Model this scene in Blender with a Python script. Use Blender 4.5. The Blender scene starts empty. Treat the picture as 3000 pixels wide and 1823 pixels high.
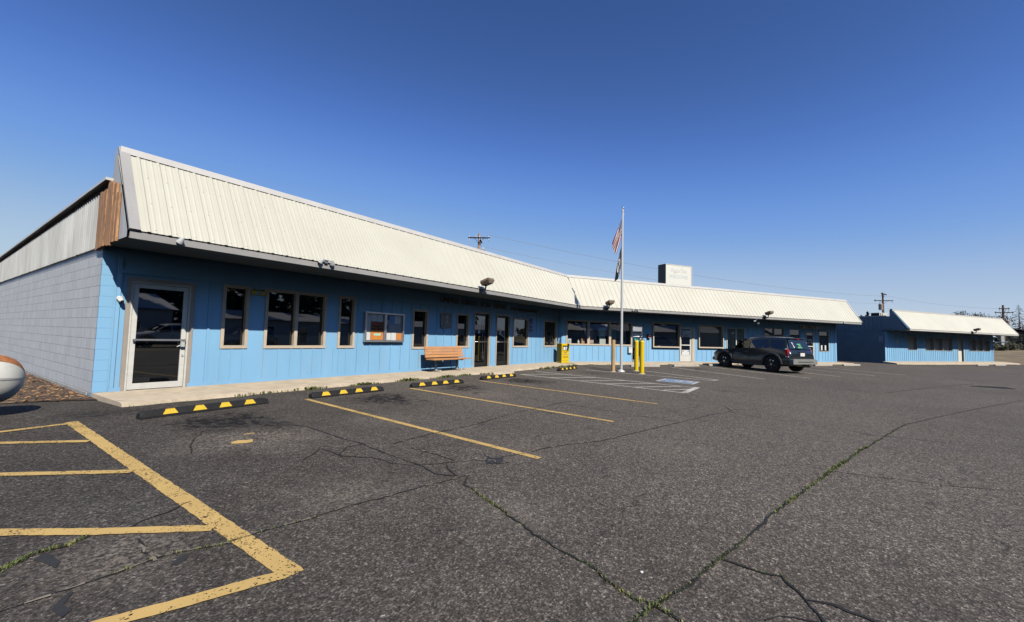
import bpy, bmesh, math, random
from math import sin, cos, tan, pi, radians
from mathutils import Vector, Matrix, noise
random.seed(7)
R = random.Random(11)
sc = bpy.context.scene
C = sc.collection

# ------------------------------------------------------------------ world frame
# x runs along the front wall of the near wing, y goes into the building, z = 0 is the walkway slab
LA, TH = 18.305, 0.5709            # length of the near wing, bend to the second wing
OV, ZF0, ZF1 = 1.478, 2.79, 2.93   # eave overhang, fascia bottom and top
YR, ZR = -0.44, 4.62               # ridge of the mansard
SUN = Vector((-0.474, -1.0, 1.047)).normalized()
MB_ = Matrix.Translation((LA, 0, 0)) @ Matrix.Rotation(-TH, 4, 'Z')
I4 = Matrix.Identity(4)

def smin(a, b, k=2.0):
    h = max(0, min(1, .5 + .5 * (b - a) / k)); return b * (1 - h) + a * h - k * h * (1 - h)
def gz(x, y):
    n = (x - LA) * sin(TH) + y * cos(TH)
    d = smin(-y, -n)
    return -.11 - .021 * min(max(d - 1.3, 0), 11)
def toB(x, y):
    v = MB_.inverted() @ Vector((x, y, 0)); return v.x, v.y
def fB(s, n, z=0.0):
    return MB_ @ Vector((s, n, z))

# ------------------------------------------------------------------ materials
def newmat(name):
    m = bpy.data.materials.new(name); m.use_nodes = True
    nt = m.node_tree; b = nt.nodes['Principled BSDF']; return m, nt, b
def N(nt, t, **kw):
    n = nt.nodes.new(t)
    for k, v in kw.items():
        if k in n.inputs.keys(): n.inputs[k].default_value = v
        else: setattr(n, k, v)
    return n
def L(nt, a, b): nt.links.new(a, b)
def rgba(c): return (c[0], c[1], c[2], 1)
def pos(nt): return N(nt, 'ShaderNodeNewGeometry').outputs['Position']
def ocoord(nt): return N(nt, 'ShaderNodeTexCoord').outputs['Object']
def noise_n(nt, vec, scale, detail=4, rough=.55):
    n = N(nt, 'ShaderNodeTexNoise', Scale=scale, Detail=detail, Roughness=rough); L(nt, vec, n.inputs['Vector']); return n.outputs['Fac']
def ramp(nt, fac, stops):
    r = N(nt, 'ShaderNodeValToRGB'); e = r.color_ramp.elements
    while len(e) < len(stops): e.new(.5)
    for i, (p, c) in enumerate(stops):
        e[i].position = p; e[i].color = rgba(c) if not isinstance(c, (int, float)) else (c, c, c, 1)
    L(nt, fac, r.inputs['Fac']); return r.outputs['Color']
def mixc(nt, fac, a, b, mode='MIX'):
    m = N(nt, 'ShaderNodeMix', data_type='RGBA', blend_type=mode)
    for i, v in ((0, fac), (6, a), (7, b)):
        if isinstance(v, (int, float)): m.inputs[i].default_value = v
        elif isinstance(v, (tuple, list)): m.inputs[i].default_value = rgba(v)
        else: L(nt, v, m.inputs[i])
    return m.outputs[2]
def math_n(nt, op, a, b=0.0, clamp=False):
    m = N(nt, 'ShaderNodeMath', operation=op, use_clamp=clamp)
    for i, v in ((0, a), (1, b)):
        if isinstance(v, (int, float)): m.inputs[i].default_value = v
        else: L(nt, v, m.inputs[i])
    return m.outputs[0]
def bump(nt, b, h, strength=.3, dist=.01):
    bm = N(nt, 'ShaderNodeBump', Strength=strength, Distance=dist); L(nt, h, bm.inputs['Height']); L(nt, bm.outputs[0], b.inputs['Normal'])

def mat(name, col, rough=.6, var=.12, scale=3.0, bmp=0.0, bscale=40, metal=0.0, dirt=None, stretch=None):
    """plain painted / weathered surface with slow tone variation, optional dirt colour in patches"""
    m, nt, b = newmat(name)
    p = pos(nt)
    if stretch:
        mp = N(nt, 'ShaderNodeMapping'); mp.inputs['Scale'].default_value = stretch; L(nt, p, mp.inputs['Vector']); p = mp.outputs[0]
    f = noise_n(nt, p, scale)
    lo = tuple(c * (1 - var) for c in col); hi = tuple(min(1, c * (1 + var)) for c in col)
    c = ramp(nt, f, [(.3, lo), (.7, hi)])
    if dirt:
        f2 = noise_n(nt, p, scale * 2.3, 6, .65)
        k = ramp(nt, f2, [(.52, 0.0), (.72, dirt[1])])
        c = mixc(nt, k, c, dirt[0])
    L(nt, c, b.inputs['Base Color']); b.inputs['Roughness'].default_value = rough; b.inputs['Metallic'].default_value = metal
    if bmp: bump(nt, b, noise_n(nt, p, bscale, 3), bmp, .005)
    return m

M = {}
M['blue'] = mat('blue wall paint', (.265, .52, .75), .55, .07, 1.2, .15, 60, dirt=((.34, .50, .64), .5), stretch=(1, 1, .35))
M['slate_blue'] = mat('slate blue paint with shade', (.15, .19, .205), .7, .1, 1.5)  # darker greyer paint that also carries the alley wall's shade
M['blue_dark'] = mat('dark blue trim paint', (.05, .10, .17), .6, .1, 2)
M['trim'] = mat('beige window trim paint', (.62, .51, .38), .6, .08, 4, .1, 50)
M['casing'] = mat('taupe door casing paint', (.40, .34, .28), .6, .08, 4)
M['white_metal'] = mat('white aluminium', (.74, .71, .63), .4, .06, 5, dirt=((.5, .45, .36), .4))
M['alu'] = mat('brushed aluminium', (.55, .55, .55), .35, .06, 6, metal=.8)
M['black_metal'] = mat('black painted metal', (.012, .012, .012), .45, .2, 5)
M['fascia'] = mat('grey fascia paint', (.37, .355, .33), .5, .10, 1.1, dirt=((.28, .26, .24), .4))
M['fascia_far'] = mat('pale grey fascia paint', (.60, .57, .52), .5, .06, 1.5)
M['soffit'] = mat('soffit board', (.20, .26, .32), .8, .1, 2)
M['corrugated'] = mat('weathered galvanised sheet', (.58, .565, .51), .5, .2, 1.3, dirt=((.42, .38, .30), .5), stretch=(1, 1, .3))
M['rawwood'] = mat('bare weathered board', (.50, .26, .12), .8, .5, 6, .3, 30, dirt=((.10, .06, .04), .9), stretch=(1, 6, .5))
M['concrete'] = mat('old concrete', (.60, .49, .345), .85, .14, 2.2, .3, 50, dirt=((.40, .31, .21), .6))
M['block_found'] = mat('bare foundation', (.42, .40, .36), .9, .15, 3, .3, 40)
M['rubber'] = mat('black rubber', (.011, .0105, .010), .75, .3, 9, .4, 90, dirt=((.03, .028, .025), .5))
M['yellow_tape'] = mat('yellow reflective paint', (.78, .50, .03), .5, .1, 14, dirt=((.45, .32, .08), .4))
M['conc_stop'] = mat('concrete wheel stop', (.42, .37, .30), .85, .12, 4, .3, 50)
M['bollard'] = mat('glossy yellow paint', (.82, .56, .01), .35, .04, 3)
M['postwood'] = mat('peeled timber', (.55, .36, .16), .7, .18, 3, .3, 30, dirt=((.30, .17, .08), .7), stretch=(4, 4, .5))
M['benchwood'] = mat('orange stained board', (.62, .30, .12), .55, .14, 3, .15, 30, stretch=(.6, 5, 5))
M['steel_post'] = mat('galvanised post', (.62, .61, .58), .5, .08, 5)
M['polemetal'] = mat('satin aluminium pole', (.68, .67, .63), .4, .05, 2, metal=.25)
M['bronze'] = mat('bronze lamp housing', (.20, .145, .10), .45, .1, 4)
M['lens'] = mat('lamp lens', (.45, .44, .40), .2, .05, 5)
M['white'] = mat('white plastic', (.78, .77, .72), .4, .05, 4)
M['signwhite'] = mat('white sign face', (.80, .78, .68), .35, .03, 1)
M['faded'] = mat('faded grey lettering', (.66, .65, .58), .5, .06, 6)
M['faded_blue'] = mat('faded blue lettering', (.62, .69, .66), .5, .06, 6)
M['letter'] = mat('dull metal lettering', (.10, .095, .085), .6, .15, 5)
M['black'] = mat('black ink and shade', (.008, .008, .008), .95, .1, 5)  # ink black, also put where a gap shows only shade
M['paper'] = mat('white paper', (.72, .72, .68), .8, .05, 9)
M['paper_blue'] = mat('blue printed paper', (.25, .38, .60), .8, .1, 30)
M['paper_orange'] = mat('orange poster', (.70, .25, .05), .7, .08, 12)
M['paper_brown'] = mat('brown poster', (.20, .075, .035), .7, .2, 12)
M['paper_grey'] = mat('grey notice', (.40, .42, .42), .8, .12, 25)
M['paper_navy'] = mat('navy notice', (.03, .04, .12), .7, .2, 12)
M['paper_green'] = mat('pale green ticket', (.50, .72, .52), .7, .1, 15)
M['newsyellow'] = mat('yellow enamel', (.80, .55, .01), .4, .06, 4, dirt=((.50, .33, .02), .3))
M['red'] = mat('red enamel', (.30, .02, .03), .35, .1, 4)
M['seal'] = mat('grey cast plaque', (.22, .21, .19), .55, .12, 14, .4, 70)
M['seal_hi'] = mat('pale cast relief', (.42, .41, .38), .5, .1, 14)
M['signblue'] = mat('sign blue', (.03, .09, .30), .5, .05, 5)
M['teal'] = mat('teal sticker', (.06, .42, .35), .5, .05, 5)
M['interior'] = mat('dark interior', (.010, .010, .011), .9, .2, 2)  # near-black colour stands in for the unlit depth of the shop
M['darkwood'] = mat('dark shelf', (.035, .025, .02), .7, .2, 4)
M['blinds'] = mat('taupe blind fabric', (.42, .37, .30), .85, .06, 2, stretch=(1, 1, 30))
M['blinds_far'] = mat('window covering cloth', (.62, .55, .43), .85, .08, 3)
M['whitepanel'] = mat('white window paper', (.70, .70, .62), .7, .04, 2)
M['curtain'] = mat('blue grey curtain', (.20, .26, .38), .85, .15, 3, stretch=(6, 6, .4))
M['lace'] = mat('white net curtain', (.50, .50, .48), .9, .1, 6)
M['shirt'] = mat('mint shirt cloth', (.30, .44, .42), .85, .1, 6)
M['shirt_dark'] = mat('plum dress cloth', (.10, .08, .12), .85, .2, 6)
M['towel'] = mat('pink cloth', (.62, .40, .34), .85, .1, 6)
M['flag_red'] = mat('flag red cloth', (.30, .012, .03), .8, .1, 6)
M['flag_white'] = mat('flag white cloth', (.80, .74, .68), .8, .05, 6)
M['flag_blue'] = mat('flag navy cloth', (.02, .035, .11), .8, .1, 6)
M['flag_black'] = mat('flag black cloth', (.012, .012, .014), .8, .2, 6)
M['tank'] = mat('cream tank paint', (.62, .60, .52), .45, .06, 3, .1, 60, dirt=((.45, .43, .38), .4))
M['rust'] = mat('rust', (.36, .13, .045), .85, .3, 9, .3, 40, dirt=((.55, .30, .12), .6))
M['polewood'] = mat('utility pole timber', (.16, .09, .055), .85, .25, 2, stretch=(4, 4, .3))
M['polewood_lit'] = mat('sunlit pine pole', (.46, .27, .15), .85, .25, 2, stretch=(4, 4, .3))  # pole timber lightened, sunlight put into the colour
M['armwood'] = mat('creosoted crossarm', (.035, .022, .016), .85, .25, 3)
M['porcelain'] = mat('pale insulator', (.60, .64, .66), .25, .05, 3)
M['transformer'] = mat('rusting transformer can', (.42, .36, .31), .5, .15, 3, dirt=((.26, .10, .05), .9))
M['wire'] = mat('bare wire', (.45, .46, .47), .4, .1, 2, metal=.5)
M['acmetal'] = mat('beige unit casing', (.66, .64, .55), .5, .06, 3)
M['weed'] = mat('low weed green', (.085, .115, .025), .7, .5, 25)
M['weed2'] = mat('dry weed', (.21, .20, .06), .7, .4, 25)
M['leaf'] = mat('dead leaf', (.42, .24, .10), .8, .5, 40)
M['bark'] = mat('grey bark', (.10, .075, .06), .9, .25, 3)
M['deadwood'] = mat('bleached dead branch', (.11, .085, .09), .9, .25, 3)
M['needle'] = mat('dark conifer needles', (.030, .045, .028), .7, .4, 1.2)
M['needle2'] = mat('dusty pine needles', (.045, .058, .035), .7, .4, 1.2)
M['bushleaf'] = mat('sage bush leaves', (.10, .095, .05), .8, .4, 3)
M['carpaint'] = mat('dark slate car paint', (.012, .018, .021), .28, .1, 2); M['carpaint'].node_tree.nodes['Principled BSDF'].inputs['Coat Weight'].default_value = .6
M['cargrey'] = mat('grey plastic cladding', (.035, .036, .038), .6, .15, 5)
M['carwhite'] = mat('white car paint', (.70, .70, .68), .3, .04, 2)
M['carsilver'] = mat('dusty silver bumper', (.24, .24, .22), .5, .12, 6, dirt=((.14, .13, .11), .5))
M['tyre'] = mat('tyre rubber', (.010, .010, .010), .85, .25, 8)
M['rim'] = mat('dark alloy', (.05, .05, .05), .4, .1, 4, metal=.6)
M['chrome'] = mat('chrome', (.75, .75, .75), .12, .03, 4, metal=1)
M['taillight'] = mat('red lamp lens', (.42, .012, .02), .15, .1, 20)
M['amber'] = mat('pale lamp lens', (.66, .56, .46), .2, .05, 9)
M['green_dec'] = mat('green decal', (.16, .50, .22), .5, .1, 9)
M['stainless'] = mat('pale pressed steel', (.55, .55, .52), .4, .05, 3)
M['litter'] = mat('white litter', (.75, .73, .68), .6, .05, 9)
M['seatcloth'] = mat('dark seat cloth', (.02, .02, .022), .9, .2, 5)

def glass_dark(name, base, rough=.015):
    m, nt, b = newmat(name)
    b.inputs['Base Color'].default_value = rgba(base); b.inputs['Roughness'].default_value = rough
    b.inputs['IOR'].default_value = 2.0
    bump(nt, b, noise_n(nt, pos(nt), .9, 2), .02, .02)
    return m
M['glass'] = glass_dark('dark window glass', (.004, .005, .006))
M['carglass'] = glass_dark('tinted car glass', (.006, .008, .010))
def glass_clear(name, tint=(.85, .9, .88), k=1.0):
    m, nt, b = newmat(name); nt.nodes.remove(b)
    t = N(nt, 'ShaderNodeBsdfTransparent'); t.inputs[0].default_value = rgba(tint)
    g = N(nt, 'ShaderNodeBsdfGlossy', Roughness=.01); f = N(nt, 'ShaderNodeFresnel', IOR=1.7)
    mx = N(nt, 'ShaderNodeMixShader'); L(nt, math_n(nt, 'MULTIPLY', f.outputs[0], k), mx.inputs[0]); L(nt, t.outputs[0], mx.inputs[1]); L(nt, g.outputs[0], mx.inputs[2])
    L(nt, mx.outputs[0], nt.nodes['Material Output'].inputs[0]); return m
M['glass_clear'] = glass_clear('clear shop glass', (.92, .95, .93))
M['carglass_clear'] = glass_clear('clear car glass', (.50, .58, .56))

def mat_roof():
    m, nt, b = newmat('cream ribbed roof sheet'); p = pos(nt)
    c = ramp(nt, noise_n(nt, p, .7, 5, .6), [(.3, (.56, .53, .42)), (.7, (.62, .59, .475))])
    k = ramp(nt, noise_n(nt, p, 3.5, 6, .75), [(.66, 0.0), (.78, .35)])
    L(nt, mixc(nt, k, c, (.52, .48, .38)), b.inputs['Base Color']); b.inputs['Roughness'].default_value = .5
    return m
M['roof'] = mat_roof()

def mat_block():
    m, nt, b = newmat('painted grey concrete block'); p = pos(nt)
    sx = N(nt, 'ShaderNodeSeparateXYZ'); L(nt, p, sx.inputs[0])
    cb = N(nt, 'ShaderNodeCombineXYZ'); L(nt, sx.outputs['Y'], cb.inputs['X']); L(nt, sx.outputs['Z'], cb.inputs['Y'])
    wob = N(nt, 'ShaderNodeTexNoise', Scale=1.5); L(nt, p, wob.inputs['Vector'])
    v = N(nt, 'ShaderNodeVectorMath', operation='MULTIPLY_ADD'); L(nt, wob.outputs['Color'], v.inputs[0]); v.inputs[1].default_value = (.012, .012, 0); L(nt, cb.outputs[0], v.inputs[2])
    br = N(nt, 'ShaderNodeTexBrick', Scale=1.0, offset=.5, squash=1.0); L(nt, v.outputs[0], br.inputs['Vector'])
    br.inputs['Brick Width'].default_value = .4064; br.inputs['Row Height'].default_value = .2032
    br.inputs['Mortar Size'].default_value = .007; br.inputs['Mortar Smooth'].default_value = .25
    br.inputs['Color1'].default_value = rgba((.60, .59, .56)); br.inputs['Color2'].default_value = rgba((.67, .66, .625)); br.inputs['Mortar'].default_value = rgba((.36, .36, .345))
    n1 = noise_n(nt, p, 1.6, 6, .7); st = N(nt, 'ShaderNodeMapping'); st.inputs['Scale'].default_value = (1, 3, .35); L(nt, p, st.inputs['Vector'])
    n2 = noise_n(nt, st.outputs[0], 2.2, 5, .65)
    c = mixc(nt, ramp(nt, n2, [(.45, 0.0), (.75, .6)]), br.outputs['Color'], (.76, .75, .72))
    c = mixc(nt, ramp(nt, n1, [(.5, 0.0), (.75, .5)]), c, (.50, .50, .49))
    sp = noise_n(nt, p, 90, 2); c = mixc(nt, ramp(nt, sp, [(.55, 0.0), (.7, .3)]), c, (.25, .26, .27))
    L(nt, c, b.inputs['Base Color']); b.inputs['Roughness'].default_value = .85
    h = math_n(nt, 'ADD', math_n(nt, 'MULTIPLY', br.outputs['Fac'], -1.0), math_n(nt, 'MULTIPLY', sp, .25))
    bump(nt, b, h, .6, .012); return m
M['block'] = mat_block()

def mat_asphalt():
    m, nt, b = newmat('worn asphalt'); p = pos(nt)
    sep = N(nt, 'ShaderNodeSeparateXYZ'); L(nt, p, sep.inputs[0])
    big = noise_n(nt, p, .22, 5, .6); mid = noise_n(nt, p, 1.3, 6, .65)
    base = ramp(nt, big, [(.3, (.102, .085, .067)), (.7, (.140, .118, .092))])
    # old seal coat at the near end of the lot, worn through in patches
    sx = math_n(nt, 'ADD', sep.outputs['X'], math_n(nt, 'MULTIPLY', math_n(nt, 'SUBTRACT', noise_n(nt, p, .7, 5, .65), .5), 7.0))
    sx = math_n(nt, 'SUBTRACT', sx, math_n(nt, 'MULTIPLY', math_n(nt, 'ADD', sep.outputs['Y'], 7.0), .45))
    seal = ramp(nt, math_n(nt, 'MULTIPLY_ADD', sx, -.16), [(0.0, 0.0), (1.0, 1.0)])
    mr = N(nt, 'ShaderNodeMapRange'); mr.inputs['From Min'].default_value = 4.5; mr.inputs['From Max'].default_value = -.8; L(nt, sx, mr.inputs['Value'])
    base = mixc(nt, math_n(nt, 'MULTIPLY', mr.outputs[0], .8), base, (.052, .044, .036))
    base = mixc(nt, ramp(nt, mid, [(.42, 0.0), (.75, .45)]), base, (.125, .112, .096))
    base = mixc(nt, ramp(nt, noise_n(nt, p, 2.7, 5, .6), [(.60, 0.0), (.72, .5)]), base, (.045, .042, .039))
    # aggregate
    vo = N(nt, 'ShaderNodeTexVoronoi', Scale=95.0); L(nt, p, vo.inputs['Vector'])
    g = N(nt, 'ShaderNodeSeparateColor'); L(nt, vo.outputs['Color'], g.inputs[0])
    agg = ramp(nt, g.outputs[0], [(0.0, .35), (.45, .80), (.78, 1.15), (1.0, 2.6)])
    base = mixc(nt, .85, base, agg, 'MULTIPLY')
    vo3 = N(nt, 'ShaderNodeTexVoronoi', Scale=56.0); L(nt, p, vo3.inputs['Vector'])
    g3 = N(nt, 'ShaderNodeSeparateColor'); L(nt, vo3.outputs['Color'], g3.inputs[0])
    base = mixc(nt, .65, base, ramp(nt, g3.outputs[0], [(0.0, .45), (.5, .95), (.82, 1.12), (1.0, 2.3)]), 'MULTIPLY')
    # fine branching cracks
    wv = N(nt, 'ShaderNodeTexNoise', Scale=2.6, Detail=4); L(nt, p, wv.inputs['Vector'])
    wp = N(nt, 'ShaderNodeVectorMath', operation='MULTIPLY_ADD'); L(nt, wv.outputs['Color'], wp.inputs[0]); wp.inputs[1].default_value = (.55, .55, 0); L(nt, p, wp.inputs[2])
    for sc_, wd_, m0 in ((.42, .006, .50), (1.5, .010, .62)):
        ve = N(nt, 'ShaderNodeTexVoronoi', Scale=sc_, feature='DISTANCE_TO_EDGE'); L(nt, wp.outputs[0], ve.inputs['Vector'])
        ln = ramp(nt, ve.outputs['Distance'], [(wd_ * sc_ * .6, 1.0), (wd_ * sc_ * 1.6, 0.0)])
        ln = math_n(nt, 'MULTIPLY', ln, ramp(nt, noise_n(nt, p, .45 * sc_ + .2, 3, .6), [(m0, 0.0), (m0 + .06, .8)]))
        base = mixc(nt, ln, base, (.020, .018, .016))
    n3 = noise_n(nt, p, 14, 4, .7); base = mixc(nt, .6, base, ramp(nt, n3, [(.3, .65), (.7, 1.35)]), 'MULTIPLY')
    # oil stains where cars stop
    dn = math_n(nt, 'MULTIPLY', math_n(nt, 'SUBTRACT', noise_n(nt, p, 3.6, 6, .75), .5), 2.6)
    blot = ramp(nt, noise_n(nt, p, 7.5, 6, .75), [(.42, .10), (.56, 1.0)])
    tot = None
    for (cx, cy, rx, ry, k) in STAINS:
        dx = math_n(nt, 'MULTIPLY', math_n(nt, 'SUBTRACT', sep.outputs['X'], cx), 1 / rx); dy = math_n(nt, 'MULTIPLY', math_n(nt, 'SUBTRACT', sep.outputs['Y'], cy), 1 / ry)
        d = math_n(nt, 'SQRT', math_n(nt, 'ADD', math_n(nt, 'MULTIPLY', dx, dx), math_n(nt, 'MULTIPLY', dy, dy)))
        s = math_n(nt, 'MULTIPLY', math_n(nt, 'SUBTRACT', 1.0, math_n(nt, 'ADD', d, dn), True), math_n(nt, 'MULTIPLY', blot, k))
        tot = s if tot is None else math_n(nt, 'MAXIMUM', tot, s)
    base = mixc(nt, math_n(nt, 'MULTIPLY', tot, 2.4, True), base, (.012, .010, .009))
    # pale dusty scuffs
    for (cx, cy, r, k) in SCUFFS:
        dx = math_n(nt, 'SUBTRACT', sep.outputs['X'], cx); dy = math_n(nt, 'SUBTRACT', sep.outputs['Y'], cy)
        d = math_n(nt, 'SQRT', math_n(nt, 'ADD', math_n(nt, 'MULTIPLY', dx, dx), math_n(nt, 'MULTIPLY', dy, dy)))
        s = math_n(nt, 'SUBTRACT', 1.0, math_n(nt, 'ADD', math_n(nt, 'MULTIPLY', d, 1 / r), dn), True)
        s = math_n(nt, 'MULTIPLY', s, ramp(nt, noise_n(nt, p, 30, 3, .7), [(.45, 0.0), (.6, k)]))
        base = mixc(nt, s, base, (.30, .25, .19))
    L(nt, base, b.inputs['Base Color']); b.inputs['Roughness'].default_value = .88; b.inputs['Specular IOR Level'].default_value = .25
    h = math_n(nt, 'ADD', vo.outputs['Distance'], math_n(nt, 'MULTIPLY', vo3.outputs['Distance'], .6)); bump(nt, b, h, .45, .008)
    return m
STAINS = [(.80, -3.75, .70, .95, 1.0), (.50, -3.45, .45, .45, 1.0), (1.1, -4.4, .35, .5, .8), (3.95, -3.5, .8, .9, .8), (6.7, -3.35, .85, .8, .7), (9.6, -3.6, .9, 1.0, .75), (14.4, -3.7, .8, .9, .35), (12.7, -8.9, .35, .45, .35),
          (21.6, -6.3, .8, .6, .5), (24.0, -7.5, .8, .6, .4), (-.2, -1.9, .9, .5, .4)]
SCUFFS = [(.45, -4.9, .9, .7), (.9, -5.2, .8, .5), (.35, -7.6, .7, .5), (-1.25, -7.35, .55, .7), (1.0, -9.0, .5, .35), (2.7, -7.9, .7, .4), (2.6, -5.2, .8, .35), (4.2, -9.6, .8, .3), (6.3, -4.6, .9, .35), (3.0, -6.6, .8, .3)]
M['asphalt'] = mat_asphalt()

def mat_paint(name, col, wear=.5):
    """road paint, worn through to the asphalt in specks and patches"""
    m, nt, b = newmat(name); p = pos(nt)
    c = ramp(nt, noise_n(nt, p, 2.5, 4), [(.3, tuple(x * .85 for x in col)), (.7, col)])
    L(nt, c, b.inputs['Base Color']); b.inputs['Roughness'].default_value = .75
    vo = N(nt, 'ShaderNodeTexVoronoi', Scale=110.0); L(nt, p, vo.inputs['Vector']); g = N(nt, 'ShaderNodeSeparateColor'); L(nt, vo.outputs['Color'], g.inputs[0])
    a = math_n(nt, 'ADD', math_n(nt, 'MULTIPLY', g.outputs[0], .62), math_n(nt, 'ADD', noise_n(nt, p, 2.2, 5, .7), math_n(nt, 'MULTIPLY', noise_n(nt, p, 22, 4, .7), .6)))
    k = ramp(nt, a, [(wear, 0.0), (wear + .05, 1.0)])
    t = N(nt, 'ShaderNodeBsdfTransparent'); mx = N(nt, 'ShaderNodeMixShader')
    L(nt, k, mx.inputs[0]); L(nt, t.outputs[0], mx.inputs[1]); L(nt, b.outputs[0], mx.inputs[2]); L(nt, mx.outputs[0], nt.nodes['Material Output'].inputs[0])
    return m
M['yellowline'] = mat_paint('yellow road paint', (.62, .41, .135), .84)
M['whiteline'] = mat_paint('white road paint', (.66, .62, .52), .90)
M['whiteworn'] = mat_paint('faded white road paint', (.50, .47, .40), 1.06)
M['blueline'] = mat_paint('blue road paint', (.16, .30, .50), .92)
M['crack'] = mat('dark crack', (.016, .015, .014), .95, .3, 9)  # dark tone of the flat crack strips
M['patch'] = mat('tar patch', (.030, .029, .028), .8, .2, 9, .3, 80)
M['crackpale'] = mat('dusty crack edge', (.24, .20, .15), .95, .3, 9)
M['dirt'] = mat('dark soil with litter', (.085, .055, .035), .95, .5, 3, .5, 25, dirt=((.26, .17, .09), .8))
M['drygrass'] = mat('dry field', (.20, .15, .08), .95, .35, .5, .5, 4, dirt=((.12, .10, .05), .8))
M['white_wall'] = mat('white painted wall', (.60, .60, .57), .7, .05, 1)
M['tinroof'] = mat('bright metal roof', (.85, .86, .85), .4, .05, 1)

# ------------------------------------------------------------------ mesh helpers
class MB:
    def __init__(s, T=I4): s.bm = bmesh.new(); s.T = T; s.mi = 0
    def v(s, p): return s.bm.verts.new(s.T @ Vector(p))
    def face(s, pts, mi=None):
        try:
            f = s.bm.faces.new([s.v(p) for p in pts]); f.material_index = s.mi if mi is None else mi; return f
        except ValueError: return None
    def box(s, a, b, Mx=None, mi=None):
        x0, y0, z0 = a; x1, y1, z1 = b
        P = [Vector(q) for q in ((x0, y0, z0), (x1, y0, z0), (x1, y1, z0), (x0, y1, z0), (x0, y0, z1), (x1, y0, z1), (x1, y1, z1), (x0, y1, z1))]
        if Mx is not None: P = [Mx @ q for q in P]
        V = [s.v(q) for q in P]
        for q in ((0, 3, 2, 1), (4, 5, 6, 7), (0, 1, 5, 4), (1, 2, 6, 5), (2, 3, 7, 6), (3, 0, 4, 7)):
            f = s.bm.faces.new([V[i] for i in q]); f.material_index = s.mi if mi is None else mi
    def tube(s, pts, r, n=10, caps=True, mi=None, r1=None):
        pts = [Vector(p) for p in pts]; rings = []
        for i, p in enumerate(pts):
            d = (pts[min(i + 1, len(pts) - 1)] - pts[max(i - 1, 0)]).normalized()
            u = d.cross(Vector((0, 0, 1)));  u = u.normalized() if u.length > 1e-3 else Vector((1, 0, 0)); w = d.cross(u)
            rr = r[i] if isinstance(r, (list, tuple)) else (r if r1 is None else r + (r1 - r) * i / (len(pts) - 1))
            rings.append([s.v(p + (u * cos(2 * pi * k / n) + w * sin(2 * pi * k / n)) * rr) for k in range(n)])
        for a, b in zip(rings, rings[1:]):
            for k in range(n):
                f = s.bm.faces.new((a[k], a[(k + 1) % n], b[(k + 1) % n], b[k])); f.smooth = True; f.material_index = s.mi if mi is None else mi
        if caps:
            for rg in (rings[0][::-1], rings[-1]):
                f = s.bm.faces.new(rg); f.material_index = s.mi if mi is None else mi
    def lathe(s, prof, n=16, o=(0, 0, 0), Mx=None, mi=None):
        rings = []
        for r, z in prof:
            ring = []
            for k in range(n):
                q = Vector((r * cos(2 * pi * k / n), r * sin(2 * pi * k / n), z)) + Vector(o)
                ring.append(s.v(Mx @ q if Mx is not None else q))
            rings.append(ring)
        for a, b in zip(rings, rings[1:]):
            for k in range(n):
                f = s.bm.faces.new((a[k], a[(k + 1) % n], b[(k + 1) % n], b[k])); f.smooth = True; f.material_index = s.mi if mi is None else mi
        for rg in (rings[0][::-1], rings[-1]):
            f = s.bm.faces.new(rg); f.material_index = s.mi if mi is None else mi
    def prism(s, poly, y0, y1, mi=None):
        """polygon in (x,z) extruded from y0 to y1"""
        A = [s.v((x, y0, z)) for x, z in poly]; B = [s.v((x, y1, z)) for x, z in poly]
        fs = [s.bm.faces.new(A), s.bm.faces.new(B[::-1])]
        for i in range(len(poly)):
            j = (i + 1) % len(poly); fs.append(s.bm.faces.new((A[j], A[i], B[i], B[j])))
        for f in fs: f.material_index = s.mi if mi is None else mi
    def build(s, name, mats, parent=None, bevel=0, smooth=False):
        bmesh.ops.recalc_face_normals(s.bm, faces=s.bm.faces[:])
        if bevel: bmesh.ops.bevel(s.bm, geom=s.bm.edges[:], offset=bevel, segments=2, affect='EDGES', profile=.6, clamp_overlap=True)
        for e in s.bm.edges:
            if len(e.link_faces) == 2 and e.calc_face_angle(0) > .75: e.smooth = False
        me = bpy.data.meshes.new(name); s.bm.to_mesh(me); s.bm.free()
        for m in (mats if isinstance(mats, (list, tuple)) else [mats]): me.materials.append(m)
        if smooth:
            for f in me.polygons: f.use_smooth = True
        o = bpy.data.objects.new(name, me); C.objects.link(o)
        if parent: o.parent = parent
        return o
def tag(o, label, cat, group=None, kind=None):
    if label: o['label'] = label
    if cat: o['category'] = cat
    if group: o['group'] = group
    if kind: o['kind'] = kind
    return o
def thing(name, label, cat, loc=(0, 0, 0), rz=0, group=None):
    o = bpy.data.objects.new(name, None); o.empty_display_size = .2; C.objects.link(o); o.location = loc; o.rotation_euler = (0, 0, rz)
    return tag(o, label, cat, group)
def copy_tree(o, parent=None):
    c = o.copy(); C.objects.link(c)
    if parent: c.parent = parent
    for ch in [x for x in o.children]: copy_tree(ch, c)
    return c
def struct(o): o['kind'] = 'structure'; return o
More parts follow.
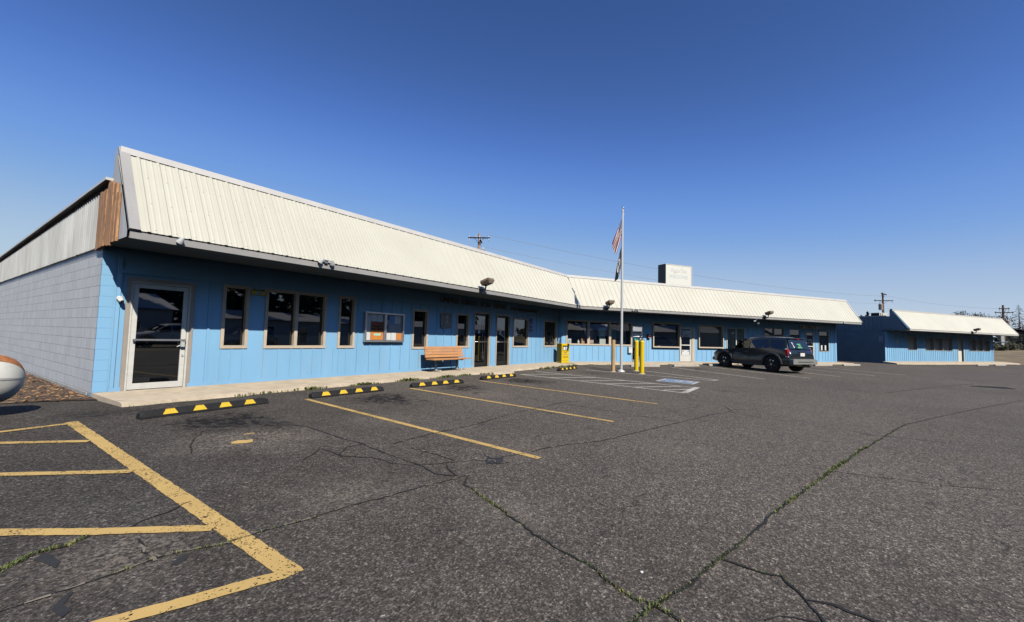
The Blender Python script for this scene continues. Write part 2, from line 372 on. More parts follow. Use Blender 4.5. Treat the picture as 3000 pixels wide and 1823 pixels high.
def text_into(mb, s, size, Mx, extrude=.004, mi=None, align='LEFT', sx=1.0, font_shear=0.0):
    cu = bpy.data.curves.new('lettering', 'FONT'); cu.body = s; cu.size = size; cu.extrude = extrude; cu.align_x = align; cu.shear = font_shear
    ob = bpy.data.objects.new('lettering', cu); C.objects.link(ob)
    bpy.context.view_layer.update()
    me = bpy.data.meshes.new_from_object(ob.evaluated_get(bpy.context.evaluated_depsgraph_get()))
    n0 = len(mb.bm.verts); mb.bm.verts.ensure_lookup_table()
    mp = []
    for v in me.vertices: mp.append(mb.v(Mx @ Vector((v.co.x * sx, v.co.y, v.co.z))))
    for f in me.polygons:
        try:
            g = mb.bm.faces.new([mp[i] for i in f.vertices]); g.material_index = mb.mi if mi is None else mi
        except ValueError: pass
    bpy.data.objects.remove(ob); bpy.data.curves.remove(cu); bpy.data.meshes.remove(me)
def wall_text(x, y, z):   # text plane standing on a wall that faces -y, reading left to right along +x
    return Matrix.Translation((x, y, z)) @ Matrix.Rotation(pi / 2, 4, 'X')

# ------------------------------------------------------------------ ground
def axis(a, b, fa, fb, fine, coarse):
    v = []; x = a
    while x < b - 1e-6:
        v.append(x); x += fine if fa <= x < fb else coarse
    v.append(b); return v
def sheet(name, xs, ys, zf, m):
    bm = bmesh.new(); G = [[bm.verts.new((x, y, zf(x, y))) for y in ys] for x in xs]
    for i in range(len(xs) - 1):
        for j in range(len(ys) - 1):
            f = bm.faces.new((G[i][j], G[i + 1][j], G[i + 1][j + 1], G[i][j + 1])); f.smooth = True
    me = bpy.data.meshes.new(name); bm.to_mesh(me); bm.free(); me.materials.append(m)
    o = bpy.data.objects.new(name, me); C.objects.link(o); return struct(o)
sheet('parking_lot', axis(-60, 150, -8, 36, .25, 3), axis(-27, 30, -16, 2, .25, 2), gz, M['asphalt'])
def field_z(x, y):
    s, n = toB(x, y)
    z = -.55
    k = max(0, min(1, (s - 53) / 32)); z += k * 2.0       # low bank past the far building
    return z + .12 * noise.noise(Vector((x * .09, y * .09, 0)))
sheet('field', axis(-400, 900, -60, 160, 4, 50), axis(-700, 500, -120, 90, 4, 50), field_z, M['drygrass'])
# bank of dry grass that runs past the end of the far building
def bank_z(x, y):
    s, n = toB(x, y); k = max(0, min(1, (s - 49.0) / 30)); return -.16 + 1.35 * k ** 1.2 + .05 * noise.noise(Vector((x * .5, y * .5, 3)))
bm = bmesh.new(); G = []
for i in range(60):
    G.append([])
    for j in range(40):
        q = fB(48.6 + i * .75 - max(0, (20 - j)) * .0, -.9 - (j - 26) * 1.0 - max(0, 0)); G[-1].append(bm.verts.new((q.x, q.y, bank_z(q.x, q.y))))
for i in range(59):
    for j in range(39): f = bm.faces.new((G[i][j], G[i + 1][j], G[i + 1][j + 1], G[i][j + 1])); f.smooth = True
me = bpy.data.meshes.new('grass_bank'); bm.to_mesh(me); bm.free(); me.materials.append(M['drygrass'])
o = bpy.data.objects.new('grass_bank_terrain', me); C.objects.link(o); struct(o)

# soil strip along the block wall
bm = bmesh.new(); ys = [-.35 + .4 * i for i in range(60)]; G = []
for y in ys:
    w = 3.2 + .4 * noise.noise(Vector((y * .6, 0, 0))) if y > .4 else .3 + max(0, (y + .35) * 3.6)
    G.append([bm.verts.new((.02 - w * t + (0 if t else 0), y + (.35 * t if y < .4 else 0), gz(0, y) + .012 + .03 * (1 - t) * (1 if y > 0 else .3) + .012 * noise.noise(Vector((y * 2, t * 5, 0))))) for t in (0, .15, .35, .6, .85, 1)])
for a, b in zip(G, G[1:]):
    for k in range(5): f = bm.faces.new((a[k], a[k + 1], b[k + 1], b[k])); f.smooth = True
me = bpy.data.meshes.new('dirt'); bm.to_mesh(me); bm.free(); me.materials.append(M['dirt'])
o = bpy.data.objects.new('soil_path', me); C.objects.link(o); struct(o)

# sidewalks: slab with a broken outer edge
def slab(name, T, inner, outer, ztop_in, ztop_out, m):
    bm = bmesh.new(); rows = []
    for (x, yi), (x2, yo) in zip(inner, outer):
        A = T @ Vector((x, yi, 0)); B = T @ Vector((x2, yo, 0)); row = []
        for t in (0, .25, .5, .75, .93, 1.0):
            q = A.lerp(B, t); row.append(bm.verts.new((q.x, q.y, ztop_in + (ztop_out - ztop_in) * t - (.012 if t == 1 else 0))))
        q = A.lerp(B, 1.012); row.append(bm.verts.new((q.x, q.y, gz(q.x, q.y) - .03))); rows.append(row)
    for a, b in zip(rows, rows[1:]):
        for k in range(6): bm.faces.new((a[k], a[k + 1], b[k + 1], b[k]))
    for row in (rows[0], rows[-1]):
        lo = [bm.verts.new((v.co.x, v.co.y, gz(v.co.x, v.co.y) - .03)) for v in row[:-1]]
        for k in range(5): bm.faces.new((row[k], row[k + 1], lo[k + 1], lo[k]))
    me = bpy.data.meshes.new(name); bm.to_mesh(me); bm.free(); me.materials.append(m)
    o = bpy.data.objects.new(name, me); C.objects.link(o); return struct(o)
def edge_a(x):
    w = -1.37 - .05 * noise.noise(Vector((x * 1.7, 0, 0))) - .03 * noise.noise(Vector((x * 7, 4, 0)))
    if x > 9.9: w -= .72 * max(0, 1 - abs(x - 10.9) / .9) ** .6
    if x < 2.2: w -= .06
    return w
xs = [0.0 + .1 * i for i in range(0, 177)]
slab('sidewalk', I4, [(x, .0) for x in xs], [(x + .1 * max(0, 1 - x / .6), edge_a(x)) for x in xs], 0.0, -.045, M['concrete'])
E2 = lambda s: -1.02 - .04 * noise.noise(Vector((s * 1.7, 9, 0))) - .03 * noise.noise(Vector((s * 6, 2, 0)))
ss = [-.35 + .15 * i for i in range(0, 163)]
slab('sidewalk', MB_, [(s, .0) for s in ss], [(s, E2(s) - .25 * max(0, 1 - (s + .35) / 1.2)) for s in ss], -.004, -.045, M['concrete'])
ss = [29.4 + .3 * i for i in range(0, 66)]
slab('sidewalk', MB_, [(s, .0) for s in ss], [(s, -1.25 + .3 * max(0, 1 - (s - 29.4) / 3) - .06 * noise.noise(Vector((s * 1.7, 9, 0)))) for s in ss], .06, -.03, M['concrete'])

# ------------------------------------------------------------------ road markings and cracks, laid on the slope of the lot
def strip(bm, pts, w0, w1=None, lift=.006, jit=0.0, seg=.3, mi=0, edge=.5):
    P = [Vector((a[0], a[1], 0)) for a in pts]; Q = [P[0]]
    for a, b in zip(P, P[1:]):
        n = max(1, int((b - a).length / seg))
        for i in range(1, n + 1): Q.append(a.lerp(b, i / n))
    rows = []; tot = len(Q) - 1
    for i, q in enumerate(Q):
        d = (Q[min(i + 1, tot)] - Q[max(i - 1, 0)]).normalized(); u = Vector((-d.y, d.x, 0))
        w = w0 if w1 is None else w0 + (w1 - w0) * i / max(1, tot)
        j = R.uniform(-jit, jit); k = w * (1 + (R.uniform(-edge, edge) if jit else 0))
        a = q + u * (k / 2 + j); b = q + u * (-k / 2 + j)
        rows.append((bm.verts.new((a.x, a.y, gz(a.x, a.y) + lift)), bm.verts.new((b.x, b.y, gz(b.x, b.y) + lift))))
    for a, b in zip(rows, rows[1:]):
        f = bm.faces.new((a[0], a[1], b[1], b[0])); f.material_index = mi
def finish(bm, name, mats):
    me = bpy.data.meshes.new(name); bm.to_mesh(me); bm.free()
    for m in (mats if isinstance(mats, list) else [mats]): me.materials.append(m)
    o = bpy.data.objects.new(name, me); C.objects.link(o); return struct(o)
bm = bmesh.new()
strip(bm, [(-.66, -2.36), (-.70, -8.44)], .135, jit=.004, seg=.05, edge=.05)
for a, b in (((-.72, -2.49), (-1.9, -2.62)), ((-.75, -3.81), (-1.9, -2.85)), ((-.75, -5.49), (-1.95, -4.38)), ((-.75, -7.41), (-1.30, -6.85)), ((-1.30, -6.85), (-1.95, -6.1)), ((-.75, -8.39), (-1.9, -8.02))):
    strip(bm, [a, b], .105, lift=.0085, jit=.004, seg=.05, edge=.06)
finish(bm, 'yellow_hatch_marking', M['yellowline'])
for P in ([(2.73, -2.58), (2.49, -8.30)], [(5.48, -2.63), (5.41, -8.12)], [(8.29, -2.62), (8.25, -8.10)]):
    bm = bmesh.new(); strip(bm, P, .105, jit=.003, seg=.06, edge=.06); finish(bm, 'yellow_stall_marking', M['yellowline'])
bm = bmesh.new(); strip(bm, [(.34, -5.02), (.55, -5.12)], .14, jit=.03, seg=.07); strip(bm, [(.62, -4.7), (.75, -4.72)], .04, jit=.01, seg=.05); finish(bm, 'yellow_paint_marking', M['yellowline'])
bm = bmesh.new()
strip(bm, [(11.17, -2.25), (11.03, -8.06)], .10); strip(bm, [(12.78, -1.95), (12.82, -8.02)], .10)
strip(bm, [(11.08, -8.07), (12.95, -8.05)], .17, lift=.0085)
for a, b in (((11.2, -2.33), (12.7, -3.22)), ((11.18, -3.55), (12.75, -4.55)), ((11.15, -4.65), (12.78, -5.68)), ((11.1, -5.62), (12.8, -6.75)), ((11.1, -6.6), (12.8, -7.6)), ((11.1, -7.45), (12.2, -8.0))):
    strip(bm, [a, b], .095, lift=.0085)
finish(bm, 'white_hatch_marking', M['whiteline'])
bm = bmesh.new(); strip(bm, [(15.62, -2.86), (15.98, -8.02)], .10); strip(bm, [(15.94, -8.0), (16.5, -8.12)], .10, lift=.0085)
p0, p1 = fB(.35, -5.2), fB(.35, -5.2)
strip(bm, [(17.75, -4.83), (16.42, -8.1)], .10); finish(bm, 'white_stall_marking', M['whiteline'])
for s, n0, n1, mm in ((5.35, -2.66, -7.8, 'whiteline'), (8.25, -2.45, -7.8, 'whiteline'), (11.1, -2.6, -7.5, 'whiteline'), (14.0, -2.6, -7.4, 'whiteline'), (16.8, -2.6, -7.4, 'whiteline'), (20.1, -2.8, -7.2, 'whiteworn'), (23.0, -2.4, -7.1, 'whiteworn'), (25.9, -2.4, -7.0, 'whiteworn'), (34.2, -2.2, -7.2, 'whiteworn'), (37.2, -2.2, -7.2, 'whiteworn'), (40.2, -2.2, -7.2, 'whiteworn'), (43.2, -2.2, -7.2, 'whiteworn'), (46.2, -2.2, -7.2, 'whiteworn')):
    a, b = fB(s, n0), fB(s + (.15 if s < 9 else 0), n1); bm = bmesh.new(); strip(bm, [a, b], .10); finish(bm, 'white_stall_marking', M[mm])
bm = bmesh.new(); strip(bm, [(6.6, -13.8), (6.4, -14.6), (6.1, -15.6)], .10, jit=.015, seg=.12)
a, b = fB(12.1, -8.3), fB(12.25, -8.75); strip(bm, [a, b], .12); finish(bm, 'faded_stall_marking', M['whiteworn'])

# wheelchair parking symbol on its blue square
A0 = [Vector(p) for p in ((13.75, -6.46), (14.98, -6.46), (15.0, -7.75), (13.78, -7.75))]
def sym(u, v):     # u right to left as read from the driving lane, v towards the walkway
    p = A0[3].lerp(A0[2], u).lerp(A0[0].lerp(A0[1], u), v); return p.x, p.y
bm = bmesh.new()
def patch(poly, lift, mi):
    vs = [bm.verts.new((x, y, gz(x, y) + lift)) for x, y in [sym(u, v) for u, v in poly]]; f = bm.faces.new(vs); f.material_index = mi
patch([(0, 0), (1, 0), (1, 1), (0, 1)], .006, 1); patch([(.075, .075), (.925, .075), (.925, .925), (.075, .925)], .010, 0)
def wpath(pts, w=.05):
    for (a, b), (c, d) in zip(pts, pts[1:]):
        dx, dy = c - a, d - b; l = math.hypot(dx, dy) or 1; nx, ny = -dy / l * w, dx / l * w
        ex, ey = dx / l * w * .5, dy / l * w * .5
        patch([(a + nx - ex, b + ny - ey), (c + nx + ex, d + ny + ey), (c - nx + ex, d - ny + ey), (a - nx - ex, b - ny - ey)], .014, 1)
wpath([(.42, .66), (.44, .44), (.66, .44), (.74, .2), (.82, .22)]); wpath([(.42, .58), (.62, .56)], .04)
wpath([(.33, .5), (.26, .36), (.28, .22), (.42, .14), (.56, .17), (.62, .3)], .04)
patch([(.42 + .075 * cos(k * pi / 6), .80 + .075 * sin(k * pi / 6)) for k in range(12)], .014, 1)
finish(bm, 'wheelchair_symbol_marking', [M['blueline'], M['whiteline']])

CR = {
'k1': [(1.42,-8.05),(1.17,-8.2),(1.12,-8.37),(1.01,-8.61),(.94,-8.83),(.87,-8.97),(.8,-9.16),(.72,-9.31),(.68,-9.46),(.64,-9.59),(.62,-9.7),(.59,-9.82),(.55,-9.92),(.48,-10.0),(.44,-10.11),(.40,-10.2),(.42,-10.31),(.40,-10.39),(.37,-10.5)],
'k2': [(.1,-10.25),(.3,-10.3),(.54,-10.36),(.79,-10.44),(1.08,-10.5),(1.42,-10.58),(2.0,-10.71),(2.45,-10.79),(3.1,-10.94),(3.87,-11.13),(4.75,-11.34),(5.37,-11.5),(6.1,-11.67),(7.0,-11.93),(7.91,-12.17),(9.0,-12.47),(9.76,-12.7),(10.54,-13.05),(11.41,-13.42),(12.27,-13.82),(13.01,-14.14),(14.04,-14.62),(15.6,-15.34),(17.25,-16.14),(18.6,-16.8)],
'k3': [(1.28,-10.56),(1.25,-10.73),(1.27,-10.87),(1.29,-10.92),(1.13,-11.01),(1.07,-11.05),(1.11,-11.19),(1.09,-11.33),(1.05,-11.5)],
'k3b': [(1.07,-11.05),(1.01,-11.08),(.94,-11.11),(.85,-11.14)], 'k3c': [(.68,-10.87),(.77,-10.93),(.81,-11.0),(.87,-11.11)],
'k4': [(4.57,-11.34),(4.61,-11.61),(4.74,-11.93),(4.84,-12.44),(4.99,-12.74),(5.2,-13.2)],
'k5': [(8.02,-11.73),(7.8,-11.96),(7.84,-12.16),(7.99,-12.46),(7.96,-13.0)],
'k6': [(6.65,-5.0),(6.47,-5.8),(6.42,-6.38),(6.48,-6.9),(6.42,-7.81),(6.35,-8.18),(6.34,-8.6),(6.42,-9.07)],
'k7': [(2.2,-7.9),(2.64,-8.07),(2.97,-8.12),(3.26,-8.22),(3.61,-8.38),(3.87,-8.53),(4.23,-8.6),(5.06,-8.79),(5.95,-8.98),(7.0,-9.22),(7.67,-9.36),(8.2,-9.54),(8.6,-9.63)],
'k8': [(10.23,-8.21),(9.71,-8.67),(9.49,-9.04),(9.3,-9.38),(8.6,-9.65)], 'k8b': [(8.45,-9.62),(8.34,-9.98),(8.13,-10.38),(8.09,-10.97),(8.0,-11.73)],
'k9': [(1.23,-4.26),(1.44,-4.77),(1.44,-5.17),(1.40,-5.64),(1.42,-6.23),(1.35,-6.7),(1.32,-7.16),(1.3,-7.48),(1.2,-7.75),(1.3,-7.97)],
'k10': [(1.42,-6.23),(1.2,-6.22),(.96,-6.41),(.93,-6.52),(1.13,-6.81),(1.15,-7.01),(1.13,-7.13),(1.23,-7.34),(1.46,-7.52),(1.69,-7.65)],
'k11': [(1.73,-6.81),(1.73,-7.02),(1.73,-7.41),(1.70,-7.64),(1.86,-7.74),(2.01,-7.92),(2.2,-7.96)],
'k12': [(.91,-6.54),(.95,-6.25),(.91,-6.04),(.77,-6.17),(.55,-6.33)], 'k13': [(1.51,-7.64),(1.39,-7.83),(1.32,-7.97)], 'k14': [(2.16,-7.68),(2.05,-7.91),(1.95,-8.05),(2.08,-8.12)],
'k15': [(5.21,-6.38),(4.56,-6.4),(4.11,-6.44),(3.31,-6.52),(2.4,-6.45),(1.68,-6.5)], 'k15b': [(5.34,-6.41),(6.62,-6.42),(7.13,-6.63)],
'k16': [(-2.1,-7.68),(-1.81,-7.63),(-1.56,-7.62),(-1.4,-7.62),(-1.16,-7.59),(-.97,-7.64),(-.79,-7.72),(-.54,-7.72),(-.24,-7.78),(.16,-7.81),(.46,-7.88),(.86,-7.93),(1.26,-8.02),(1.42,-8.05)],
'k17': [(-2.1,-7.2),(-1.76,-7.08),(-1.6,-6.96),(-1.45,-6.97),(-1.32,-6.89),(-1.15,-7.0),(-1.06,-6.89),(-.86,-6.83),(-.68,-6.73)], 'k18': [(-1.14,-7.21),(-1.17,-7.44),(-1.15,-7.52),(-1.16,-7.6)],
'k20': [(-.16,-5.19),(-.01,-4.77),(.13,-4.48),(.36,-4.11)], 'k21': [(17.13,-13.23),(18.75,-13.94),(21.0,-14.96),(23.1,-16.0),(25.4,-17.1)], 'k22': [(17.67,-12.17),(16.81,-12.36),(17.53,-13.15)],
'k24': [(11.73,-13.72),(11.64,-14.01),(11.23,-14.72)], 'k25': [(13.0,-8.1),(14.3,-9.2),(15.0,-10.3),(16.9,-12.0),(17.6,-13.0)], 'k26': [(15.0,-10.3),(14.4,-10.7),(14.6,-11.3)], 'k27': [(10.23,-8.21),(11.0,-8.4)],
}
WID = dict(k2=.020, k3=.022, k3b=.014, k3c=.010, k1=.018, k4=.010, k8b=.014, k5=.018, k16=.012, k17=.014, k21=.03)
for k, pts in CR.items():
    bm = bmesh.new(); w = WID.get(k, .016)
    strip(bm, pts, w, jit=.012, seg=.05 if k in ('k1', 'k2', 'k3', 'k16', 'k17', 'k3b', 'k3c') else .1, lift=.007)
    if k in ('k7', 'k11', 'k14', 'k15', 'k16', 'k18', 'k6'):
        P = [Vector((a[0], a[1], 0)) for a in pts]
        for _ in range(int(len(P) * 1.3)):
            i = R.randrange(len(P) - 1); q = P[i].lerp(P[i + 1], R.random()); d = (P[i + 1] - P[i]).normalized() * R.uniform(.03, .10)
            strip(bm, [q, q + d], R.uniform(.008, .02), lift=.009, jit=.006, seg=.04, mi=1)
    finish(bm, 'pavement_crack_line', [M['crack'], M['crackpale']])
for pl in ([(-1.62, -7.05), (-1.55, -7.0), (-1.52, -7.2), (-1.555, -7.28), (-1.58, -7.17)], [(-1.65, -7.79), (-1.6, -7.71), (-1.555, -7.66), (-1.545, -7.68), (-1.6, -7.78), (-1.585, -7.88), (-1.63, -7.92)], [(-1.12, -7.75), (-1.06, -7.69), (-1.01, -7.72), (-1.06, -7.77), (-1.10, -7.79)], [(1.85, -7.95), (2.05, -7.8), (2.2, -7.95), (2.0, -8.08)]):
    bm = bmesh.new(); bm.faces.new([bm.verts.new((x, y, gz(x, y) + .0055)) for x, y in pl]); finish(bm, 'tar_patch_surface', M['patch'])

# weeds rooted in the cracks and along the slab edge (uncountable)
def weeds(name, spots, mats):
    bm = bmesh.new()
    for (x, y, z, n, h, sp) in spots:
        for _ in range(n):
            a = R.uniform(0, 2 * pi); px, py = x + R.gauss(0, sp), y + R.gauss(0, sp); hh = h * R.uniform(.4, 1.3); w = hh * R.uniform(.12, .3); l = R.uniform(.2, 1.1) * hh
            u = Vector((cos(a), sin(a), 0)); t = Vector((-u.y, u.x, 0)) * w; b = Vector((px, py, z))
            f = bm.faces.new([bm.verts.new(b + t * .6), bm.verts.new(b - t * .6), bm.verts.new(b + u * l * .5 - t + Vector((0, 0, hh * .6))), bm.verts.new(b + u * l + Vector((0, 0, hh))), bm.verts.new(b + u * l * .5 + t + Vector((0, 0, hh * .6)))])
            f.material_index = 0 if R.random() < .68 else 1
    me = bpy.data.meshes.new(name); bm.to_mesh(me); bm.free(); [me.materials.append(m) for m in mats]
    o = bpy.data.objects.new(name, me); C.objects.link(o); return o
def along(pts, t0, t1, step, n, h, sp, fade=True):
    P = [Vector((a[0], a[1], 0)) for a in pts]; seg = [(b - a).length for a, b in zip(P, P[1:])]; tot = sum(seg); out = []; d = tot * t0
    while d < tot * t1:
        e = d
        for i, l in enumerate(seg):
            if e <= l: break
            e -= l
        q = P[i].lerp(P[i + 1], min(1, e / seg[i])); g = max(0, .62 + 1.1 * noise.noise(Vector((q.x * 1.9, q.y * 1.9, 5))))
        k = int(n * g + .5)
        if k: out.append((q.x, q.y, gz(q.x, q.y) + .002, k, h * (.6 + .5 * g), sp))
        d += step
    return out
W = []
W += along(CR['k1'], .12, .97, .02, 7, .016, .008) + along(CR['k1'], .05, 1, .03, 3, .012, .006)
W += along(CR['k2'], .0, .09, .02, 8, .018, .010) + along(CR['k2'], .125, .34, .025, 9, .022, .013) + along(CR['k2'], .34, .5, .05, 4, .02, .012)
W += along(CR['k3'], .0, .45, .02, 5, .014, .006)
W += along(CR['k16'], .2, .4, .02, 12, .018, .011) + along(CR['k16'], .42, .62, .03, 5, .014, .008) + along(CR['k16'], .62, .98, .05, 3, .012, .006)
W += along(CR['k17'], .2, .52, .018, 10, .020, .011)
tag(weeds('crack_weeds', W, [M['weed'], M['weed2']]), 'moss green weeds growing in the long asphalt cracks', 'weeds', kind='stuff')
W = []
def edge_w(x0, x1, n, h, sp=.03):
    x = x0
    while x < x1:
        g = max(0, .45 + 1.0 * noise.noise(Vector((x * 1.3, 7, 0))))
        if g > .12: W.append((x, edge_a(x) - .03, gz(x, -1.4), int(n * g), h * (.5 + g), sp))
        x += .04
edge_w(.15, 1.2, 3, .02, .02); edge_w(1.9, 3.2, 8, .06, .04); edge_w(3.4, 7.2, 12, .05); edge_w(7.2, 10.2, 12, .06); edge_w(11.7, 12.2, 8, .04)
for i in range(60):
    x = 13.9 + i * .06; W.append((x, -1.50 - .10 * sin(i * .3), gz(x, -1.5), int(10 * R.uniform(.4, 1.2)), .075, .08))
for i in range(150):
    s = .9 + i * .075; q = fB(s, E2(s) - .04); g = noise.noise(Vector((s * 1.1, 3, 3)))
    if g > -.05: W.append((q.x, q.y, gz(q.x, q.y), int(8 * (g + .3)), .05, .04))
tag(weeds('edge_weeds', W, [M['weed'], M['weed2']]), 'low green weeds along the broken edge of the walkway', 'weeds', kind='stuff')
# leaf litter along the block wall
bm = bmesh.new()
for _ in range(2600):
    y = R.uniform(-.1, 13); x = -abs(R.gauss(0, .55)) - .02 if R.random() < .6 else -R.uniform(.05, 2.6)
    if x < -2.8: continue
    s = R.uniform(.012, .045); a = R.uniform(0, pi); u = Vector((cos(a), sin(a), R.uniform(-.3, .3))) * s; v = Vector((-sin(a), cos(a), R.uniform(-.3, .3))) * s * R.uniform(.3, .8); c = Vector((x, y, gz(x, y) + .035 + R.uniform(0, .02)))
    f = bm.faces.new([bm.verts.new(c + u), bm.verts.new(c + v), bm.verts.new(c - u), bm.verts.new(c - v)]); f.material_index = 0 if R.random() < .6 else 1
me = bpy.data.meshes.new('fallen_leaves'); bm.to_mesh(me); bm.free(); me.materials.append(M['leaf']); me.materials.append(M['rawwood'])
o = bpy.data.objects.new('fallen_leaves', me); C.objects.link(o); tag(o, 'tan fallen leaves along the foot of the grey block wall', 'leaves', kind='stuff')

# ------------------------------------------------------------------ buildings
def wall_sheet(mb, x0, x1, z0, z1, holes, y=0.0):
    xs = sorted({x0, x1} | {h[i] for h in holes for i in (0, 1) if x0 < h[i] < x1}); zs = sorted({z0, z1} | {h[i] for h in holes for i in (2, 3) if z0 < h[i] < z1})
    for a, b in zip(xs, xs[1:]):
        for c, d in zip(zs, zs[1:]):
            if any(h[0] <= a + 1e-6 and b - 1e-6 <= h[1] and h[2] <= c + 1e-6 and d - 1e-6 <= h[3] for h in holes): continue
            mb.face([(a, y, c), (b, y, c), (b, y, d), (a, y, d)])
def battens(mb, xs, z0, z1, holes, w=.036, t=.016):
    for x in xs:
        segs = [(z0, z1)]
        for h in holes:
            if h[0] - w * .5 < x < h[1] + w * .5:
                ns = []
                for a, b in segs:
                    if h[2] > a: ns.append((a, min(b, h[2])))
                    if h[3] < b: ns.append((max(a, h[3]), b))
                segs = ns
        for a, b in segs:
            if b - a > .05: mb.box((x - w / 2, -t, a), (x + w / 2, .004, b))
def window(parent, T, a, b, c, d, tw=.07, proud=.022, recess=.10, trim='trim', glass='glass', mull=(), mw=.06, cloth=None, sill=.0):
    mb = MB(T)
    mb.box((a, -proud, c), (a + tw, recess, d)); mb.box((b - tw, -proud, c), (b, recess, d))
    mb.box((a + tw, -proud - sill, c), (b - tw, recess, c + tw)); mb.box((a + tw, -proud, d - tw), (b - tw, recess, d))
    for m in mull: mb.box((m - mw / 2, -proud + .004, c + tw), (m + mw / 2, recess, d - tw))
    w = mb.build('window', M[trim], parent)
    mb = MB(T); e = [a + tw] + [v for m in mull for v in (m - mw / 2, m + mw / 2)] + [b - tw]
    for i in range(0, len(e), 2):
        mb.face([(e[i], recess - .012, c + tw), (e[i + 1], recess - .012, c + tw), (e[i + 1], recess - .012, d - tw), (e[i], recess - .012, d - tw)])
    mb.build('pane', M[glass], w)
    if cloth:
        mb = MB(T); mb.face([(a + tw, recess + .02, c + tw), (b - tw, recess + .02, c + tw), (b - tw, recess + .02, d - tw), (a + tw, recess + .02, d - tw)]); mb.build('blind', M[cloth], w)
    return w
def hole(a, b, c, d, tw=.07): return (a + tw * .5, b - tw * .5, c + tw * .5 if c > .02 else c, d - tw * .5)

ROOF_T0 = (-1.50, ZF1 + .004); ROOF_T1 = (YR, ZR)
def roof_pt(x, t, h=0.0, z0=None, z1=None):
    y0, za = ROOF_T0; y1, zb = ROOF_T1; za = za if z0 is None else z0; zb = zb if z1 is None else z1
    L_ = math.hypot(y1 - y0, zb - za); ny, nz = -(zb - za) / L_, (y1 - y0) / L_
    return (x, y0 + (y1 - y0) * t + ny * h, za + (zb - za) * t + nz * h)
def ribbed_roof(mb, xl0, xl1, xr0, xr1, pitch=.305, major=.017, minor=.005, z0=None, z1=None, ph=.0):
    """xl0/xl1 left limit at eave/ridge, xr0/xr1 right limit"""
    prof = [(0, 0)]; x = min(xl0, xl1) + ph; pts = []
    while x < max(xr0, xr1) + pitch:
        for dx, h in ((-.034, 0), (-.016, major), (.016, major), (.034, 0), (pitch / 3 - .02, 0), (pitch / 3 - .008, minor), (pitch / 3 + .008, minor), (pitch / 3 + .02, 0), (2 * pitch / 3 - .02, 0), (2 * pitch / 3 - .008, minor), (2 * pitch / 3 + .008, minor), (2 * pitch / 3 + .02, 0)):
            pts.append((x + dx, h))
        x += pitch
    def trange(x):
        t0, t1 = 0.0, 1.0
        if xl0 != xl1:      # left edge slants
            t = (x - xl0) / (xl1 - xl0)
            if xl1 < xl0: t0 = max(t0, t)
            else: t1 = min(t1, t)
        elif x < xl0: return None
        if xr0 != xr1:
            t = (x - xr0) / (xr1 - xr0)
            if xr1 > xr0: t0 = max(t0, t)
            else: t1 = min(t1, t)
        elif x > xr0: return None
        return (t0, t1) if t1 > t0 else None
    prev = None
    lo, hi = min(xl0, xl1), max(xr0, xr1)
    pts = [(lo, 0)] + [(max(lo, min(hi, x)), h) for x, h in pts] + [(hi, 0)]
    for x, h in pts:
        r = trange(x)
        cur = (roof_pt(x, r[0], h, z0, z1), roof_pt(x, r[1], h, z0, z1)) if r else None
        if cur and prev and (Vector(cur[0]) - Vector(prev[0])).length > 1e-5: mb.face([prev[0], cur[0], cur[1], prev[1]])
        prev = cur
TM = tan(TH / 2)

bld = thing('commercial_building', 'long blue board and batten shop building bent in the middle under a cream mansard roof', 'building')
# --- near wing front wall
ZT = 2.31
A_W = dict(w1=(2.08, 2.66, .815, 2.30), w2=(3.03, 4.68, .81, 2.30), w3=(5.05, 5.61, .805, 2.305), w4=(7.85, 8.58, .756, 2.12), w5=(10.07, 10.82, .78, 2.11), w6=(13.88, 15.22, .78, 2.145), w7=(16.65, 18.01, .79, 2.15))
A_D = dict(d0=(.385, 1.535, -.01, 2.25), d1=(11.12, 12.19, -.01, 2.23), d2=(12.60, 13.645, -.01, 2.22))
holesA = [hole(*v) for v in A_W.values()] + [(v[0] + .04, v[1] - .04, -.01, v[3] - .04) for v in A_D.values()]
mb = MB(); wall_sheet(mb, .0, LA, -.01, 2.82, holesA)
full = [v for v in list(A_W.values()) + list(A_D.values())]
battens(mb, [1.83], .07, ZT, full, .05)
low = [(1.9, 5.75, .80, 2.4)] + full
battens(mb, [2.11, 2.33, 2.58, 3.06, 3.41, 3.73, 4.03, 4.34, 4.62, 4.95, 5.12, 5.36], .07, ZT, low, .032, .010)
battens(mb, [5.72, 6.16] + [6.57 + .4065 * i for i in range(29)], .07, ZT, full, .034, .016)
for a, b in ((.22, .40), (1.50, 11.14), (12.17, 12.62), (13.63, LA - .02)): mb.box((a, -.026, -.012), (b, .003, .075))
mb.box((.235, -.028, .075), (.295, .003, 2.62))
mb.box((LA - .10, -.026, .08), (LA - .035, .003, 2.80))
mb.build('front_wall', M['blue'], bld)
mb = MB(); mb.box((.24, -.034, ZT), (LA - .011, .002, ZT + .075)); mb.build('trim_board', M['blue'], bld)
m, nt, b = newmat('blue painted block'); p = pos(nt); sx = N(nt, 'ShaderNodeSeparateXYZ'); L(nt, p, sx.inputs[0]); cb = N(nt, 'ShaderNodeCombineXYZ'); L(nt, sx.outputs['X'], cb.inputs['X']); L(nt, sx.outputs['Z'], cb.inputs['Y'])
br = N(nt, 'ShaderNodeTexBrick', Scale=1.0); L(nt, cb.outputs[0], br.inputs['Vector']); br.inputs['Brick Width'].default_value = .8; br.inputs['Row Height'].default_value = .2032; br.inputs['Mortar Size'].default_value = .004; br.inputs['Mortar Smooth'].default_value = .3
for k, c in (('Color1', (.265, .52, .75)), ('Color2', (.265, .52, .75)), ('Mortar', (.19, .41, .63))): br.inputs[k].default_value = rgba(c)
